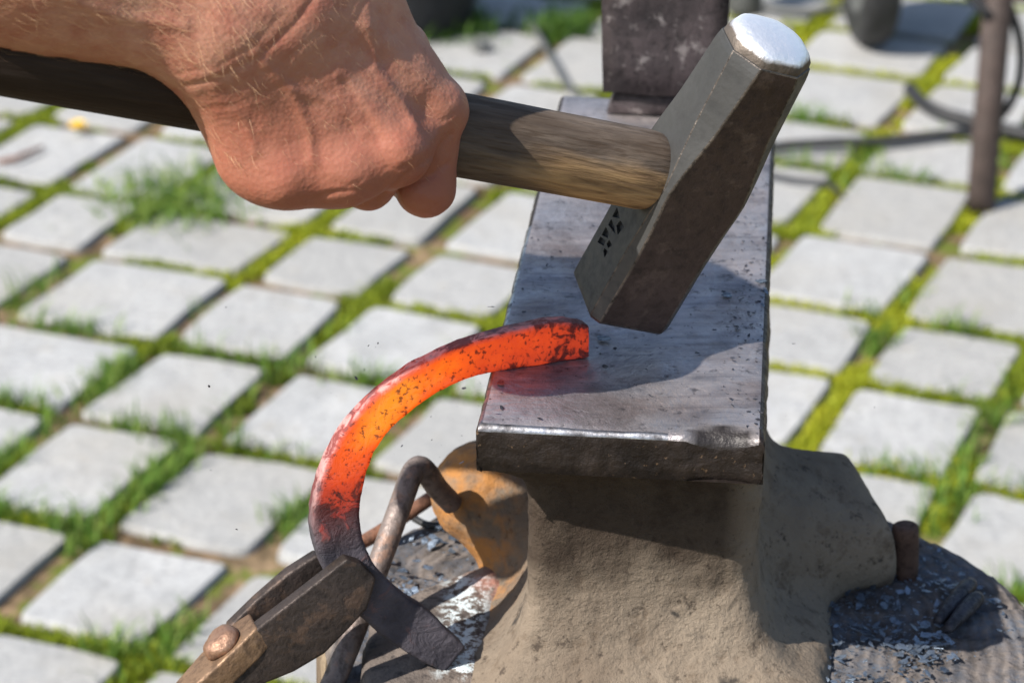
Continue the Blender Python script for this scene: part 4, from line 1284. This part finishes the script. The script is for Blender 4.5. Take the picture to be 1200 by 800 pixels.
# chips flying off under the hammer
SP = [(575, 360, 4.5, 'over the pavers just above the glowing curve'), (543, 455, 3.2, 'inside the curve of the horseshoe nearest the anvil'), (563, 449, 2.2, None), (417, 443, 3.0, 'just left of the glowing curve'), (247, 551, 1.6, None),
      (265, 360, 2.0, None), (277, 620, 2.4, None), (443, 402, 1.8, None), (432, 405, 1.5, None), (427, 433, 1.6, None), (370, 418, 1.4, None), (245, 452, 2.2, 'over a paver far left of the horseshoe'), (536, 476, 1.8, None), (505, 488, 2.0, None), (541, 510, 1.8, None), (471, 522, 2.2, None),
      (541, 541, 4.0, 'just left of the front corner of the anvil'), (506, 515, 1.4, None), (462, 532, 1.4, None), (930, 402, 2.4, 'to the right of the anvil face'), (932, 432, 1.3, None), (1025, 477, 1.8, None), (921, 487, 1.3, None), (520, 337, 1.3, None), (476, 369, 1.5, None)]
bm = bmesh.new()
for (u, v, s_, lab) in SP:
    dpt = random.uniform(.90, .96); p = atd(u, v, dpt)
    nr = (random.gauss(0, 1), random.gauss(0, 1), random.gauss(0, 1))
    if lab is None: flake_bm(bm, p, s_ / 3200 * .95, nr, .3, 6)
    else:
        b2 = bmesh.new(); flake_bm(b2, p, s_ / 3200 * 1.3, nr, .3, 7)
        tag(link('flying_chip', bm_mesh(b2), MT['flake_dark'], None, loc=p), 'dark chip of scale in the air ' + lab, 'scale chip', 'chips of scale flying in the air')
for k in range(60):
    u, v = random.gauss(480, 70), random.gauss(450, 60)
    flake_bm(bm, atd(u, v, random.uniform(.88, .98)), random.uniform(.0001, .00025), (random.gauss(0, 1), random.gauss(0, 1), 1), .3, 5)
tag(link('flying_dust', bm_mesh(bm), MT['flake_dark']), 'tiny dark specks of scale flying around the horseshoe', 'iron scale', kind='stuff')

# ------------------------------------------------------------------ background
def gz(u, v, z=0.0): return Vector(at(u, v, z))
st = empty('metal_stand', gz(1149, 243)); tag(st, 'brown steel stand leg with crossbar at the right edge on the pavers', 'stand')
b = gz(1149, 243)
tv, tf = tube([b, b + Vector((0, 0, .02)), b + Vector((0, 0, .55))], [.0165, .0172, .0172], 16)
link('leg', mesh_from(tv, tf), MT['post'], st, True)
tv, tf = tube([b + Vector((.01, 0, .262)), b + Vector((.5, .05, .262))], .013, 12)
link('crossbar', mesh_from(tv, tf), MT['post'], st, True)
tv, tf = tube([b + Vector((.5, .05, 0)), b + Vector((.5, .05, .55))], .0155, 14)
link('leg', mesh_from(tv, tf), MT['post'], st, True)
tv, tf = tube(smooth_path([b + Vector((-.008, -.01, .235)), b + Vector((-.05, .02, .275)), b + Vector((-.12, .1, .31)), b + Vector((-.16, .16, .42))], 4), .008, 10)
link('brace', mesh_from(tv, tf), MT['black'], st, True)
tv, tf = tube(smooth_path([b + Vector((.012, .02, .25)), b + Vector((.032, .02, .20)), b + Vector((.036, .02, .15)), b + Vector((.022, .02, .11)), b + Vector((.004, .02, .10))], 5), .0055, 10)
tag(link('hanging_cable', mesh_from(tv, tf), MT['rubber'], None, True, loc=b + Vector((.012, .02, .25))), 'black loop of cable hanging on the steel stand', 'cable')
for (pts, r, mt, nm, lab) in [
    ([(880, 176), (930, 170), (985, 167), (1040, 165), (1100, 158), (1150, 154), (1230, 150)], .0062, 'rubber', 'ground_cable', 'black cable running across the pavers right of the hammer'),
    ([(1066, 104), (1078, 118), (1100, 131), (1135, 141), (1180, 152), (1250, 170)], .0085, 'rubber', 'ground_hose', 'thick dark hose curving across the pavers behind the stand leg'),
    ([(625, 30), (648, 72), (668, 104), (700, 128), (760, 150)], .0042, 'darkgrey', 'ground_cable', 'grey cable running over the pavers left of the upright tool'),
    ([(890, 201), (930, 210), (965, 214), (985, 226)], .003, 'rubber', 'ground_cable', 'thin dark cable on the pavers close to the right edge of the anvil'),
    ([(880, 4), (920, 12), (960, 13), (1000, 4)], .0055, 'darkgrey', 'ground_cable', 'grey cable on the far pavers between the dark wheel and the grey post')]:
    tv, tf = tube(smooth_path([at(u, v, .005 + r) for u, v in pts], 6), r, 10)
    tag(link(nm, mesh_from(tv, tf), MT[mt], None, True, loc=at(*pts[1], 0)), lab, 'cable')
# wheel standing on the pavers
wc = gz(1018, 54); wr_ = .11
wh = empty('wheel', wc); tag(wh, 'dark wheel standing on the pavers at the top edge right of the hammer', 'wheel')
axd = Vector((1, .06, 0)).normalized(); fw = Vector((-.06, 1, 0)).normalized()
def lathe(profile, centre, ax, f1, n=40):
    v = []; f = []
    f2 = Vector((0, 0, 1))
    for (r, x) in profile:
        for k in range(n):
            a = 2 * math.pi * k / n
            v.append(centre + ax * x + (f1 * math.cos(a) + f2 * math.sin(a)) * r)
    m = len(profile)
    for i in range(m - 1):
        for k in range(n):
            k2 = (k + 1) % n
            f.append((i * n + k, i * n + k2, (i + 1) * n + k2, (i + 1) * n + k))
    return mesh_from(v, f)
c0 = wc + Vector((0, 0.02, wr_))
link('tyre', lathe([(.066, -.021), (.085, -.025), (.1, -.024), (.108, -.018), (.11, -.008), (.11, .008), (.108, .018), (.1, .024), (.085, .025), (.066, .021), (.066, -.021)], c0, axd, fw), MT['rubber'], wh, True)
link('rim', lathe([(.0005, -.018), (.02, -.019), (.022, -.012), (.055, -.010), (.064, -.022), (.066, -.022), (.066, .022), (.064, .022), (.055, .010), (.022, .012), (.02, .019), (.0005, .018)], c0, axd, fw), MT['darkgrey'], wh, True)
# axle stub and bracket
tv, tf = tube([c0 - axd * .05, c0 + axd * .05], .008, 12); link('axle', mesh_from(tv, tf), MT['darkgrey'], wh, True)
# grey post behind the hammer head
b = gz(872, 13)
tv, tf = tube([b, b + Vector((0, 0, .004)), b + Vector((0, 0, .05)), b + Vector((0, 0, .5))], [.024, .026, .025, .025], 18)
tag(link('metal_post', mesh_from(tv, tf), MT['darkgrey'], None, True, loc=b), 'grey post standing on the far pavers right behind the hammer head', 'post')
# black bucket behind the wrist
b = gz(480, 28)
bk = empty('bucket', b); tag(bk, 'black bucket on the pavers at the top edge behind the wrist', 'bucket')
def lathe_z(profile, c, n=36):
    v = []; f = []
    for (r, z) in profile:
        for k in range(n):
            a = 2 * math.pi * k / n; v.append(c + Vector((r * math.cos(a), r * math.sin(a), z)))
    for i in range(len(profile) - 1):
        for k in range(n):
            k2 = (k + 1) % n; f.append((i * n + k, i * n + k2, (i + 1) * n + k2, (i + 1) * n + k))
    return mesh_from(v, f)
link('bucket_body', lathe_z([(.001, .004), (.085, .004), (.09, .01), (.095, .05), (.108, .2), (.112, .205), (.106, .2), (.088, .012), (.001, .010)], b), MT['black'], bk, True)
tv, tf = tube([b + Vector((.11 * math.cos(a), .04, .19 + .1 * math.sin(a))) for a in np.linspace(0, math.pi, 18)], .003, 8)
link('bucket_handle', mesh_from(tv, tf), MT['darkgrey'], bk, True)
